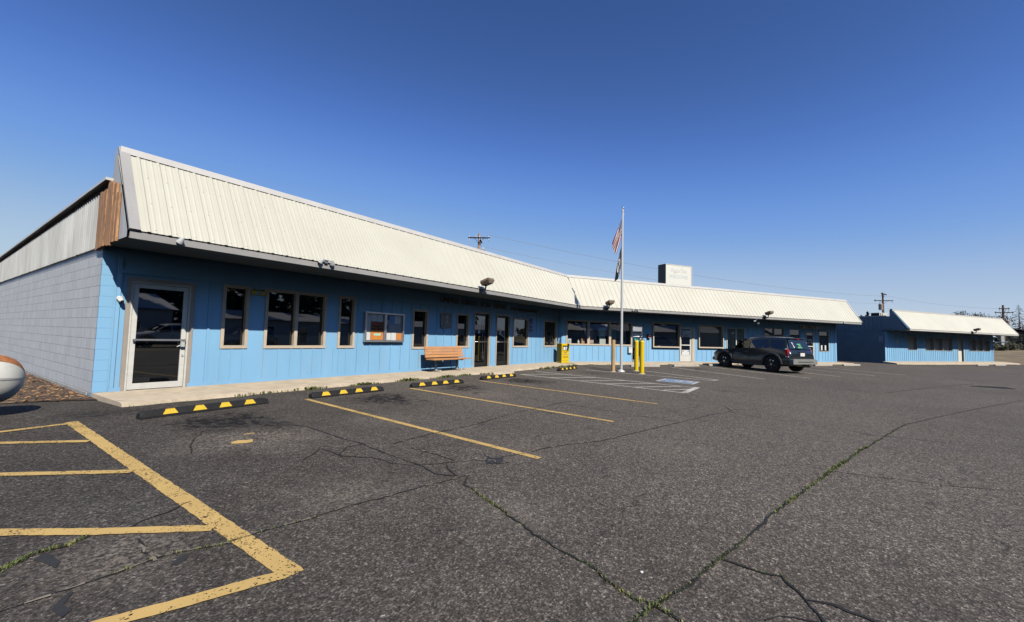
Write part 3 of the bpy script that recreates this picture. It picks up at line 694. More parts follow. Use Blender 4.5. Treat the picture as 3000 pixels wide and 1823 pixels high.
L(nt, br.outputs['Color'], b.inputs['Base Color']); b.inputs['Roughness'].default_value = .6; bump(nt, b, math_n(nt, 'ADD', math_n(nt, 'MULTIPLY', br.outputs['Fac'], -1.0), math_n(nt, 'MULTIPLY', noise_n(nt, p, 70, 2), .2)), .5, .008); M['blueblock'] = m
mb = MB(); mb.box((-.004, -.004, -.14), (.205, .2, 2.80)); mb.build('block_pier', M['blueblock'], bld)
# side and rear walls
mb = MB(); mb.face([(-.008, .0, -.02), (-.008, 24, -.02), (-.008, 24, 2.85), (-.008, .0, 2.85)]); mb.build('block_wall', M['block'], bld)
mb = MB(); mb.box((-.03, .25, -.4), (-.004, 24, -.012 )); mb.build('foundation', M['block_found'], bld)
mb = MB(); q0 = fB(24 - .43, 0); q1 = fB(23.57, 12); q2 = Vector((16, 24, 0))
mb.face([(q0.x, q0.y, -.3), (q1.x, q1.y, -.3), (q1.x, q1.y, 3.9), (q0.x, q0.y, 3.9)]); mb.face([(q1.x, q1.y, -.3), (q2.x, q2.y, -.3), (q2.x, q2.y, 3.7), (q1.x, q1.y, 3.7)]); mb.face([(q2.x, q2.y, -.3), (0, 24, -.3), (0, 24, 3.6), (q2.x, q2.y, 3.6)])
mb.build('rear_wall', M['blue'], bld)
# second wing front wall
B_W = dict(shop=(.42, 4.80, .90, 2.27), w2=(6.25, 8.37, .845, 2.335), w3=(9.84, 11.97, .86, 2.31), w4=(12.33, 14.02, .06, 2.20), w5=(15.83, 17.83, .80, 2.33), w6=(18.39, 19.55, .80, 2.30), w7=(21.56, 22.73, .76, 2.26))
B_D = dict(d1=(4.80, 5.66, -.01, 2.12), d2=(8.42, 9.37, -.01, 2.14), d3=(20.14, 21.06, -.01, 2.17))
holesB = [hole(*v) for v in B_W.values()] + [(v[0] + .03, v[1] - .03, -.01, v[3] - .03) for v in B_D.values()]
mb = MB(MB_); wall_sheet(mb, 0, 23.57, -.01, 2.82, holesB); fullB = list(B_W.values()) + list(B_D.values())
battens(mb, [.11 + .405 * i for i in range(1, 11)] + [5.72, 5.87, 6.06, 6.40, 6.81, 7.19, 7.61, 7.98, 9.82, 10.24, 10.61, 11.02, 11.4, 11.8, 12.15, 14.32, 14.71, 15.16, 15.6, 16, 16.4, 16.8, 17.2, 17.6, 18.0, 18.2, 18.7, 19.1, 19.6, 20.02, 21.2, 21.56, 22.0, 22.31, 22.63, 22.96, 23.25], .05, ZT, fullB, .038, .016)
mb.box((23.40, -.03, .0), (23.59, .10, 2.80)); mb.box((.02, -.026, .05), (.085, .003, 2.80)); mb.box((.01, -.020, -.01), (4.78, .003, .05)); mb.box((5.68, -.020, -.01), (8.40, .003, .05)); mb.box((9.40, -.020, -.01), (12.3, .003, .05)); mb.box((14.1, -.020, -.01), (20.1, .003, .05)); mb.box((21.1, -.020, -.01), (23.39, .003, .05))
mb.build('front_wall', M['blue'], bld)
mb = MB(MB_); mb.box((.088, -.03, ZT), (23.39, .002, ZT + .06)); mb.build('trim_board', M['blue'], bld)
# windows and doors of the near wing
for k in ('w1', 'w3', 'w4', 'w5', 'w6', 'w7'): window(bld, I4, *A_W[k])
window(bld, I4, *A_W['w2'], mull=(3.83,), mw=.085)
def door(parent, T, a, b, z1, fr, leafmat, casing=None, cw=.07, stile=.075, bot=.14, rail=None, glass='glass', y=.02, z0=.0):
    mb = MB(T); 
    if casing: mb.box((a, -.022, z0), (a + cw, .06, z1)); mb.box((b - cw, -.022, z0), (b, .06, z1)); mb.box((a + cw, -.022, z1 - cw), (b - cw, .06, z1))
    cas = mb.build('door_casing', M[casing], parent) if casing else None
    if not casing: mb.bm.free(); cw = 0
    A, B, Z = a + cw, b - cw, z1 - cw; f = .035
    mb = MB(T); mb.box((A, -.03 + y, z0), (A + f, .08 + y, Z)); mb.box((B - f, -.03 + y, z0), (B, .08 + y, Z)); mb.box((A + f, -.03 + y, Z - f), (B - f, .08 + y, Z)); mb.build('door_frame', M[fr], parent)
    A += f + .006; B -= f + .006; Z -= f + .006
    mb = MB(T); mb.box((A, -.012 + y, z0 + .012), (A + stile, .03 + y, Z)); mb.box((B - stile, -.012 + y, z0 + .012), (B, .03 + y, Z)); mb.box((A + stile, -.012 + y, Z - stile), (B - stile, .03 + y, Z)); mb.box((A + stile, -.012 + y, z0 + .012), (B - stile, .03 + y, z0 + .012 + bot))
    if rail: mb.box((A + stile, -.012 + y, rail - .03), (B - stile, .03 + y, rail + .03))
    d = mb.build('door', M[leafmat], parent)
    mb = MB(T); mb.face([(A + stile, .012 + y, z0 + bot), (B - stile, .012 + y, z0 + bot), (B - stile, .012 + y, Z - stile), (A + stile, .012 + y, Z - stile)]); mb.build('pane', M[glass], d)
    return d, A, B, Z
d, A, B, Z = door(bld, I4, .385, 1.535, 2.245, 'white_metal', 'white_metal', 'casing', .07, .085, .12); d['label'] = 'white framed glass door at the near end'
mb = MB(); mb.box((A + .03, -.06, .985), (B - .02, -.035, 1.02)); mb.box((A + .04, -.036, .99), (A + .06, .01, 1.015)); mb.box((B - .05, -.036, .99), (B - .03, .01, 1.015)); mb.build('push_bar', M['alu'], d)
mb = MB(); mb.box((B - .10, -.06, .86), (B - .03, .0, .97)); mb.tube([(B - .085, -.05, .90), (B - .17, -.055, .86)], .012, 8); mb.build('handle', M['stainless'], d); mb = MB(); mb.box((B - .055, -.012, .66), (B - .03, .01, .70)); mb.build('lock', M['stainless'], d)
mb = MB(); mb.box((A + .09, .004, .15), (A + .36, .011, .25)); mb.build('kick_plate', M['black'], d)
for k, sgn in (('d1', 1), ('d2', 0)):
    a, b, _, z1 = A_D[k]
    d, A, B, Z = door(bld, I4, a, b, z1, 'black_metal', 'black_metal', 'trim', .055, .05, .16, y=.10); d['label'] = 'dark glass post office door beside the bench' if sgn else 'dark glass post office door beside the white doorway post'
    mb = MB(); mb.tube([(A + .03, .03, 1.02), (B - .05, .03, 1.02)], .014, 8); mb.tube([(A + .05, .03, 1.02), (A + .05, .10, 1.02)], .01, 6); mb.tube([(B - .07, .03, 1.02), (B - .07, .10, 1.02)], .01, 6); mb.build('push_bar', M['chrome'], d)
    mb = MB(); mb.box((A + .30, .098, 1.36), (A + .43, .108, 1.50)); mb.build('sticker', M['paper'], d)
    if sgn:
        mb = MB(); mb.tube([(B - .22 + .11 * (1 - ((z - 1.1) / .9) ** 2) * -1, .06 , z) for z in [.32 + .1 * i for i in range(17)]], .009, 6); mb.build('pull_handle', M['chrome'], d)
# windows and doors of the second wing
w = window(bld, MB_, *B_W['shop'], tw=.08, proud=.03, recess=.07, glass='glass_clear', mull=(1.84, 3.27), mw=.15)
for k, cl, gl in (('w2', None, 'glass'), ('w3', 'blinds', 'glass_clear')):
    w = window(bld, MB_, *B_W[k], tw=.075, proud=.135, recess=.05, trim='trim', glass=gl, cloth=cl)
mb = MB(MB_)
mb.face([(10.0, .058, 1.98), (10.6, .058, 1.91), (11.3, .058, 1.90), (11.86, .058, 1.97), (11.86, .058, 2.03), (11.3, .058, 1.955), (10.6, .058, 1.965), (10.0, .058, 2.04)]); mb.build('garland', M['paper_grey'], w)
w = window(bld, MB_, *B_W['w4'], tw=.06, proud=.03, recess=.06, trim='white_metal', glass='glass_clear', mull=(13.2,), mw=.07, cloth='whitepanel')
mb = MB(MB_); mb.box((13.3, .062, 1.30), (13.85, .07, 1.42)); mb.face([(13.3, .063, 1.25), (13.58, .063, 1.19), (13.85, .063, 1.25), (13.82, .063, 1.22), (13.58, .063, 1.14), (13.33, .063, 1.22)]); mb.build('dark_lettering', M['black'], w)
window(bld, MB_, *B_W['w5'], tw=.06, proud=.02, recess=.06, trim='casing', mull=(16.83,), mw=.05)
window(bld, MB_, *B_W['w6'], tw=.04, proud=.01, recess=.05, trim='blue')
window(bld, MB_, *B_W['w7'], tw=.05, proud=.02, recess=.06, trim='casing')
d, A, B, Z = door(bld, MB_, *B_D['d1'][:2], 2.12, 'white_metal', 'alu', None, 0, .045, .10, glass='glass_clear', y=.03); d['label'] = 'narrow glass shop door behind the yellow bollards'
mb = MB(MB_)
mb.face([(A + .05, .075, 1.72), (B - .05, .075, 1.82), (B - .05, .075, Z - .05), (A + .05, .075, Z - .05)]); mb.build('shade', M['blinds'], d)
for z in (1.30, 1.43, 1.58): mb = MB(MB_); mb.box((B - .22, .026, z), (B - .10, .032, z + .09)); mb.build('sticker', M['paper'], d)
mb = MB(MB_); mb.box((A + .18, .024, 1.22), (A + .30, .032, 1.36)); mb.box((A + .34, .024, 1.20), (A + .56, .032, 1.25)); mb.box((A + .36, .024, 1.28), (A + .46, .032, 1.32)); mb.build('decal', M['teal'], d)
d, A, B, Z = door(bld, MB_, *B_D['d2'][:2], 2.14, 'white_metal', 'white_metal', None, 0, .085, .42, 1.02, y=.02); d['label'] = 'white door with paper notices between the two big boxed windows'
for x0, z0, x1, z1, k in ((A + .13, 1.72, B - .13, 1.92, 0), (A + .13, 1.52, B - .13, 1.69, 1), (A + .12, .38, B - .14, .72, 2)):
    mb = MB(MB_); mb.box((x0, -.002, z0), (x1, .004, z1)); mb.mi = 1
    if k == 0: text_into(mb, 'For Lease', .10, wall_text(A + .15, -.006, 1.79), .002)
    elif k == 1: [mb.box((A + .16 + R.uniform(0, .03), -.006, zz), (B - .17 - R.uniform(0, .08), -.0025, zz + .022)) for zz in (1.545, 1.59, 1.635)]
    else: mb.box((A + .18, -.006, .63), (A + .26, -.0025, .68)); mb.box((B - .28, -.006, .63), (B - .20, -.0025, .68))
    mb.build('notice', [M['paper'], M['black']], d)
mb = MB(MB_); mb.box((8.385, -.035, .0), (8.425, .03, 2.14)); mb.box((9.37, -.04, .0), (9.58, .03, 2.14)); mb.build('door_post', M['trim'], bld)
d, A, B, Z = door(bld, MB_, *B_D['d3'][:2], 2.17, 'white_metal', 'white_metal', None, 0, .07, .18, 1.12, y=.02); d['label'] = 'cafe door with white lettering, behind the car'
mb = MB(MB_); text_into(mb, 'No', .11, wall_text((A + B) / 2, -.002, .93), .002, align='CENTER'); text_into(mb, 'PUBLIC', .12, wall_text((A + B) / 2, -.002, .81), .002, align='CENTER'); text_into(mb, 'Restroom', .12, wall_text((A + B) / 2, -.002, .69), .002, align='CENTER', sx=.85)
for r0, zc in ((.34, 1.50), (.28, 1.44), (.30, 1.30)):
    mb.face([((A + B) / 2 + r0 * sin(t), .008, zc + .12 * cos(t) * 1.2) for t in [-.9 + .18 * i for i in range(11)]] + [((A + B) / 2 + (r0 - .02) * sin(t), .008, zc - .035 + .11 * cos(t) * 1.2) for t in [.9 - .18 * i for i in range(11)]])
mb.build('lettering', M['paper'], d)
for s in (21.93, 22.36): mb = MB(MB_); mb.box((s - .06, .030, .86), (s + .10, .042, 1.22)); mb.build('notice', M['paper'], bld)
# shop interior behind the clear glass
mb = MB(MB_); P = lambda s, n, z: (s, n, z)
for q in ([P(.1, .075, .005), P(5.75, .075, .005), P(5.75, 3, .005), P(.1, 3, .005)], [P(.1, 3, 0), P(5.75, 3, 0), P(5.75, 3, 2.7), P(.1, 3, 2.7)], [P(.1, .075, 2.7), P(5.75, .075, 2.7), P(5.75, 3, 2.7), P(.1, 3, 2.7)], [P(.1, .075, 0), P(.1, 3, 0), P(.1, 3, 2.7), P(.1, .075, 2.7)], [P(5.75, .075, 0), P(5.75, 3, 0), P(5.75, 3, 2.7), P(5.75, .075, 2.7)]): mb.face(q)
mb.build('interior', M['interior'], bld)
mb = MB(MB_); mb.box((.5, .10, .86), (4.7, .42, .93)); mb.box((.55, .9, 1.22), (2.0, 1.2, 1.25)); mb.box((.55, .9, 1.58), (2.0, 1.2, 1.61)); mb.build('display_shelf', M['darkwood'], bld)

# --- roof of both wings
xe, xr = LA - 1.5 * TM, LA + YR * TM
mb = MB(); ribbed_roof(mb, .155, .155, xe, xr, ph=.12)
mb.T = MB_; ribbed_roof(mb, 1.5 * TM, -YR * TM, 24.03, 24.03, ph=.10); mb.build('metal_roof', M['roof'], bld)
mb = MB()
for i in range(34):
    for t_ in (.03, .36, .68, .97):
        x_ = .155 + .12 + i * .305 + .10; c_ = Vector(roof_pt(x_, t_, .003)); mb.box((-.009, -.004, -.009), (.009, .004, .009), Matrix.Translation(c_))
mb.build('roof_screws', M['fascia'], bld)
def run(mb, pts_a, mi=None):
    """profile (offset w from the wall line, z) swept along both wings with a mitre at the bend"""
    def P(T, x, w, z): return T @ Vector((x, -w, z))
    prof = pts_a
    sec = [[P(I4, .02, w, z) for w, z in prof], [P(I4, LA - w * TM, w, z) for w, z in prof], [P(MB_, 24.03, w, z) for w, z in prof]]
    for a, b in zip(sec, sec[1:]):
        for i in range(len(prof)):
            j = (i + 1) % len(prof); f = mb.bm.faces.new([mb.bm.verts.new(q) for q in (a[i], b[i], b[j], a[j])]); f.material_index = 0
    for s_ in (sec[0], sec[-1]): mb.bm.faces.new([mb.bm.verts.new(q) for q in s_])
mb = MB(); run(mb, [(1.478, ZF0), (1.478, ZF1 - .012), (1.44, ZF1 - .012), (1.44, ZF0)]); mb.build('fascia', M['fascia'], bld)
mb = MB(); run(mb, [(1.452, ZF1 - .01), (1.452, ZF1 + .004), (1.40, ZF1 + .004), (1.40, ZF1 - .01)]); mb.build('roof_gap', M['black'], bld)
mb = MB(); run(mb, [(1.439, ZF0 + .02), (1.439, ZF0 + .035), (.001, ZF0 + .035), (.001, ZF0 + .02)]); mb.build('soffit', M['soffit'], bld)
mb = MB(); run(mb, [(-YR + .09, ZR - .10), (-YR + .06, ZR + .03), (-YR - .06, ZR + .03), (-YR - .06, ZR - .12)]); mb.build('ridge_cap', M['fascia_far'], bld)
mb = MB(); run(mb, [(-YR - .058, ZR - .1), (-YR - .03, 3.95), (.08, 3.95), (.10, 4.1)]); mb.build('parapet_back', M['corrugated'], bld)
# rake trim at the near end
mb = MB(); e = [roof_pt(.0, 0, .03), roof_pt(.155, 0, .03), roof_pt(.155, 1, .03), roof_pt(.0, 1, .03)]; g_ = [roof_pt(.0, 0, -.02), roof_pt(.155, 0, -.02), roof_pt(.155, 1, -.02), roof_pt(.0, 1, -.02)]
mb.face(e); [mb.face([e[i], e[(i + 1) % 4], g_[(i + 1) % 4], g_[i]]) for i in range(4)]; mb.build('rake_trim', M['fascia'], bld)
mb = MB(MB_); e = [roof_pt(23.97, 0, .026), roof_pt(24.05, 0, .026), roof_pt(24.05, 1, .026), roof_pt(23.97, 1, .026)]; g_ = [roof_pt(23.97, 0, -.03), roof_pt(24.05, 0, -.03), roof_pt(24.05, 1, -.03), roof_pt(23.97, 1, -.03)]
mb.face(e); [mb.face([e[i], e[(i + 1) % 4], g_[(i + 1) % 4], g_[i]]) for i in range(4)]
mb.face([(24.0, -1.45, 2.8), (24.0, .0, 2.8), (24.0, .0, 3.95), (24.0, YR, ZR)]); mb.build('rake_trim', M['fascia_far'], bld)
# corrugated side of the parapet and the bare boards
def side_top(y):
    if y < YR: return min(ZR - .03, ZF1 + (y + 1.5) / 1.06 * (ZR - ZF1) - .0)
    if y < -.38: return ZR - .1
    return 3.97 - .0235 * (y + .5)
def corr(mb, y0, y1, zb, amp=.020, per=.165, gap=.13, x0=-.05):
    y = y0; prev = None; k = 0
    while y < y1:
        x = x0 - amp * sin(2 * pi * y / per); jag = .018 * noise.noise(Vector((round(y / per) * 3.1, 2, 7)))
        cur = ((x, y, zb + .012 * noise.noise(Vector((round(y / per) * 1.7, 9, 2)))), (x, y, max(zb, side_top(y) - gap + jag)))
        if prev: mb.face([prev[0], cur[0], cur[1], prev[1]])
        prev = cur; y += per / 10
mb = MB(); corr(mb, .30, 24, 2.765); mb.build('corrugated_siding', M['corrugated'], bld, smooth=True)
mb = MB(); y = -1.02
while y < .28:
    w = R.uniform(.12, .2); t = R.uniform(-.085, -.055); top = side_top(max(-.37, y + w / 2)) - R.uniform(.06, .16) if y > -.4 else min(side_top(y), 3.97) - R.uniform(.02, .1)
    mb.box((t, y, 2.745 + R.uniform(-.03, .03)), (-.03, min(y + w - .012, .29), top)); y += w
mb.build('bare_boards', M['rawwood'], bld)
mb = MB(); mb.face([(-.025, -.36, ZF0 + .01), (-.025, 24, ZF0 + .01), (-.025, 24, side_top(24) - .02), (-.025, -.36, side_top(-.37))]); mb.build('gap_shade_sheet', M['black'], bld)  # black sheet stands in for the shaded gap under the roof edge
mb = MB(); mb.face([(-.022, -1.49, ZF0 + .01), (-.022, -.36, ZF0 + .01), (-.022, -.36, ZR - .03), (-.022, YR, ZR - .02), (-.022, -1.49, ZF1)]); mb.build('gable_sheet', M['corrugated'], bld)
mb = MB()
for i in range(24):
    y0, y1 = -.40 + i * 1.02, -.40 + (i + 1) * 1.02; dz = .006 * noise.noise(Vector((i * 3.3, 0, 0)))
    mb.box((-.13, y0, 0), (.4, y1 - .004, .05), Matrix(((1, 0, 0, 0), (0, 1, 0, 0), (0, -.0235, 1, 3.965 + dz), (0, 0, 0, 1))))
mb.build('roof_edge', M['white_metal'], bld)
mb = MB(); q1 = fB(24.0, 12); q0 = fB(24.0, .1)
mb.face([(.3, -.3, 3.93), (LA, -.3, 3.93), (q0.x, q0.y, 3.93), (q1.x, q1.y, 3.66), (16, 24, 3.4), (.3, 24, 3.38)]); mb.build('flat_roof', M['fascia'], bld)

# --- far building
far = thing('far_building', 'low blue building with a plain cream mansard roof standing past the dark alley', 'building', (0, 0, 0))
FZ = 2.55; S0, S1 = 29.81, 47.42
C_W = [(32.99, 34.41, 1.0, 2.12), (35.67, 37.0, 1.0, 2.12), (37.06, 38.4, 1.0, 2.12), (38.46, 40.02, 1.0, 2.12), (42.89, 44.2, 1.03, 2.09), (44.26, 45.5, 1.03, 2.09), (45.56, 46.81, 1.03, 2.09)]
hC = [(a + .02, b - .02, c + .02, d_ - .02) for a, b, c, d_ in C_W] + [(40.95, 41.95, .05, 2.15)]
mb = MB(MB_); wall_sheet(mb, S0, S1, -.15, 2.56, hC); battens(mb, [S0 + .28 + .297 * i for i in range(59)], .08, 2.5, C_W + [(40.93, 41.97, 0, 2.16)], .028, .02); mb.box((S1 - .12, -.03, -.1), (S1 + .02, .1, 2.55)); mb.build('front_wall', M['blue'], far)
mb = MB(MB_); mb.face([(S0, 0, -.3), (S0, 14, -.3), (S0, 14, 2.48), (S0, 0, 2.48)]); mb.face([(S1, 0, -.3), (S1, 14, -.3), (S1, 14, 3.6), (S1, 0, 3.6)]); mb.face([(S0, 14, -.3), (S1, 14, -.3), (S1, 14, 3.6), (S0, 14, 3.6)]); mb.build('side_wall', M['slate_blue'], far)
mb = MB(MB_); mb.box((S0 - .02, .12, 2.48), (S0 + .02, 14, 3.68))
for i in range(46): mb.box((S0 - .034, .2 + i * .3, 2.5), (S0 - .018, .225 + i * .3, 3.66))
mb.face([(S0 - .015, -1.46, FZ + .03), (S0 - .015, .12, FZ + .03), (S0 - .015, .12, 3.68), (S0 - .015, -.36, 3.68), (S0 - .015, -.36, 4.2), (S0 - .015, YR - .02, 4.2)]); mb.build('gable_siding', M['slate_blue'], far)
mb = MB(MB_); mb.box((S0 - .05, .0, 3.66), (S0 + .3, 14, 3.75)); mb.build('parapet_cap', M['fascia'], far)
for i, wd in enumerate(C_W):
    w = window(far, MB_, *wd, tw=.025, proud=.03 if i else .02, recess=.22, trim='fascia_far', glass='blinds_far')
    mb = MB(MB_); mb.box((wd[1] - .03, .002, wd[2] + .03), (wd[1] - .026, .215, wd[3] - .03)); mb.build('shade_lining', M['casing'], w)  # shade of the right reveal put into a darker lining colour
mb = MB(MB_)
mb.box((40.9, -.02, .05), (40.98, .1, 2.16)); mb.box((41.92, -.02, .05), (42.0, .1, 2.16)); mb.box((40.98, -.02, 2.08), (41.92, .1, 2.16)); mb.build('door_casing', M['trim'], far)
mb = MB(MB_); mb.box((40.98, .12, .05), (41.92, .16, 2.08)); mb.build('door', M['whitepanel'], far)
z0_, z1_ = FZ + .12, 4.2
mb = MB(MB_); ribbed_roof(mb, 30.18, 30.02, 48.17, 48.1, pitch=.305, major=.012, minor=.0, z0=z0_, z1=z1_); mb.build('metal_roof', M['roof'], far)
mb = MB(MB_); mb.box((30.16, -1.478, FZ), (48.17, -1.44, FZ + .112)); mb.build('fascia', M['fascia_far'], far)
mb = MB(MB_); mb.box((30.0, YR - .06, 4.13), (48.1, YR + .06, 4.23)); mb.box((29.85, YR - .10, 4.12), (30.0, YR + .08, 4.27)); mb.build('ridge_cap', M['fascia_far'], far)
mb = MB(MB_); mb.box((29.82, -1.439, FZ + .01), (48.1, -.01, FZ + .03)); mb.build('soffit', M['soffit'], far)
mb = MB(MB_); mb.prism([(0, 0)] * 0 or [(29.84, 0), (30.16, 0), (30.02, 1), (29.84, 1)], 0, 1) if False else None
for a, b, m_ in ((29.84, 30.18, 'blue_dark'), (48.10, 48.18, 'fascia_far')):
    e = [roof_pt(a, 0, .02, z0_, z1_), roof_pt(b, 0, .02, z0_, z1_), roof_pt(b - (.14 if a < 40 else .06), 1, .02, z0_, z1_), roof_pt(a, 1, .02, z0_, z1_)]
    k = MB(MB_); k.face(e); k.face([e[0], roof_pt(a, 0, -.1, z0_, z1_), roof_pt(a, 1, -.1, z0_, z1_), e[3]]); k.build('rake_trim', M[m_], far)
mb.bm.free()
mb = MB(MB_); mb.face([(S0, -.3, 3.62), (S1, -.3, 3.62), (S1, 14, 3.4), (S0, 14, 3.4)]); mb.build('flat_roof', M['fascia'], far)

# ------------------------------------------------------------------ things on and in front of the building
def along_stop(root_name, label, group, x, y, rz, mats, rubber=True, length=1.83):
    t = thing(root_name, label, 'wheel stop', (x, y, gz(x, y)), rz, group)
    mb = MB(); h, w = (.115, .145) if rubber else (.12, .14); l = length / 2
    prof = [(-w / 2, 0), (-w / 2, .03), (-w * .30, h), (w * .30, h), (w / 2, .03), (w / 2, 0)]
    A = [mb.v((-l, a, b)) for a, b in prof]; B = [mb.v((l, a, b)) for a, b in prof]
    A2 = [mb.v((-l + .07, a, b)) for a, b in prof]; B2 = [mb.v((l - .07, a, b)) for a, b in prof]
    for a in A[2:4]: a.co.z -= .03; 
    for b in B[2:4]: b.co.z -= .03
    for P, Q in ((A, A2), (A2, B2), (B2, B)):
        for i in range(5): mb.bm.faces.new((P[i], Q[i], Q[i + 1], P[i + 1]))
    mb.bm.faces.new(A[::-1]); mb.bm.faces.new(B); body = mb.build('stop_body', mats, t)
    if rubber:
        for c in (-.62, -.2, .2, .62):
            mb = MB(); f = lambda u: (-w / 2 + (w * .20) * u - .0035 * 1, .03 + (h - .03) * u)
            y0_, z0 = f(.12); y1_, z1 = f(.86); c2 = c + .02
            mb.face([(c2 - .105, y0_, z0), (c2 + .105, y0_, z0), (c2 + .065, y1_, z1), (c2 - .065, y1_, z1)])
            mb.face([(c2 - .065, y1_, z1), (c2 + .065, y1_, z1), (c2 + .06, -w * .27, h + .003), (c2 - .06, -w * .27, h + .003)])
            mb.build('yellow_patch', M['yellow_tape'], t)
    return t
G1 = 'black rubber wheel stops with yellow patches'
along_stop('wheel_stop', 'black rubber wheel stop nearest the white glass door, behind the largest oil stain', G1, .98, -2.62, .10, M['rubber'], length=1.98)
along_stop('wheel_stop', 'black rubber wheel stop below the notice board, second from the corner', G1, 3.76, -2.52, .00, M['rubber'])
along_stop('wheel_stop', 'black rubber wheel stop in front of the orange bench', G1, 6.5, -2.62, -.09, M['rubber'])
along_stop('wheel_stop', 'black rubber wheel stop in front of the post office doors, beside the white hatching', G1, 9.42, -2.55, -.02, M['rubber'])
along_stop('wheel_stop', 'black rubber wheel stop nearest the yellow newspaper box', G1, 14.75, -2.35, .05, M['rubber'])
G2 = 'bare concrete wheel stops'
for s, n, rz, lb in ((3.9, -2.25, -.02, 'tan concrete wheel stop behind the yellow bollards'), (6.75, -2.2, .02, 'tan concrete wheel stop below the first boxed window of the second wing'), (9.7, -1.85, 0, 'tan concrete wheel stop hidden under the nose of the dark car'), (18.6, -2.1, .03, 'tan concrete wheel stop below the cafe windows'), (21.6, -2.1, .0, 'tan concrete wheel stop nearest the end corner of the second wing'), (38.6, -2.4, 0, 'concrete wheel stop below the three window group of the far building'), (41.6, -2.4, 0, 'concrete wheel stop by the pale door of the far building'), (47.6, -2.4, 0, 'concrete wheel stop past the end of the far building')):
    q = fB(s, n); along_stop('concrete_wheel_stop', lb, G2, q.x, q.y, -TH + rz, M['conc_stop'], rubber=False)

# bench
t = thing('park_bench', 'orange slatted bench with steel legs against the blue wall', 'bench', (8.15, -.42, 0))
def slats(name, boards):
    mb = MB()
    for a, b, Mx in boards: mb.box(a, b, Mx)
    return mb.build(name, M['benchwood'], t, bevel=.006)
Lb = 1.93
slats('seat', [((0, -.36 + i * .098, .40), (Lb, -.36 + i * .098 + .088, .44), None) for i in range(4)])
TB_ = Matrix.Translation((0, .045, .44)) @ Matrix.Rotation(radians(-11), 4, 'X')
slats('backrest', [((0, -.02, .03 + i * .098), (Lb, .02, .03 + i * .098 + .088), TB_) for i in range(4)])
for x in (.42, 1.50):
    mb = MB(); mb.box((x, -.26, 0.01), (x + .06, .22, .05)); mb.box((x, -.05, .05), (x + .06, .01, .40), Matrix.Translation((0, .0, 0)) @ Matrix.Rotation(radians(0), 4, 'X')); mb.box((x + .005, -.34, .36), (x + .055, .05, .398)); mb.box((x + .005, .03, .40), (x + .055, .07, .82), Matrix.Translation((0, .045, .42)) @ Matrix.Rotation(radians(-11), 4, 'X') @ Matrix.Translation((0, -.0, -.42)))
    mb.build('leg', M['steel_post'], t)
# notice board
t = thing('notice_board', 'silver framed glass notice board full of papers on the blue wall', 'notice board', (5.90, -.005, .985)); w_, h_ = 1.52, .925
mb = MB(); mb.box((0, -.10, 0), (.055, .0, h_)); mb.box((w_ - .055, -.10, 0), (w_, .0, h_)); mb.box((.055, -.10, 0), (w_ - .055, .0, .055)); mb.box((.055, -.10, h_ - .055), (w_ - .055, 0, h_)); mb.box((w_ / 2 - .045, -.098, .055), (w_ / 2 + .045, -.03, h_ - .055)); mb.build('frame', M['alu'], t)
mb = MB(); mb.box((.055, -.03, .055), (w_ - .055, -.005, h_ - .055)); mb.build('backing', M['paper_grey'], t)
for x0, x1, z0, z1, mt, nm in ((.07, .23, .06, .84, 'paper', 0), (.25, .46, .64, .86, 'paper', 0), (.48, .69, .62, .85, 'paper', 0), (.245, .70, .07, .36, 'paper_orange', 1), (.245, .70, .362, .63, 'paper_brown', 1), (.36, .62, .20, .27, 'paper_green', 2), (.82, .92, .70, .85, 'paper_navy', 0), (.93, 1.14, .56, .86, 'paper_blue', 0), (1.16, 1.40, .60, .85, 'paper', 0), (.80, .90, .42, .55, 'paper_navy', 0), (.93, 1.13, .33, .53, 'paper_grey', 0), (.82, 1.02, .07, .29, 'paper', 0), (1.04, 1.23, .06, .30, 'paper', 0), (1.25, 1.45, .07, .29, 'paper_orange', 0), (1.25, 1.44, .32, .57, 'paper_grey', 0)):
    mb = MB(); dy = .004 * (1 + nm); mb.box((x0, -.03 - dy - .003, z0), (x1, -.03 - dy, z1)); mb.build('poster' if nm == 1 else 'paper_sheet', M[mt], t)
mb = MB()
for i in range(5):
    for j in range(2): mb.box((.27 + i * .075 + R.uniform(0, .02), -.0435, .38 + j * .07 + R.uniform(-.02, .04)), (.33 + i * .075, -.0405, .43 + j * .08))
mb.build('poster_figure', M['black'], t)
for z in (.60,):
    mb = MB(); mb.box((.30, -.0435, .56), (.66, -.0405, .60)); mb.build('poster_heading', M['red'], t)
# wall lettering
t = thing('sign_lettering', 'dull raised lettering reading UNITED STATES POST OFFICE under the eave', 'sign', (9.12, 0, 2.47))
def words_part(words_, x, size, sx):
    mb = MB(); text_into(mb, words_, size, wall_text(x, -.022, 0), .014, sx=sx); return mb.build('letters', M['letter'], t)
words_part('UNITED', 0, .28, 1.02); words_part('STATES', 1.18, .28, 1.02); words_part('POST', 2.38, .28, 1.02); words_part('OFFICE', 3.28, .28, 1.02)
words_part('CHILOQUIN,', 4.55, .17, 1.05); words_part('OREGON', 5.56, .17, 1.05); words_part('97624', 6.36, .17, 1.05)
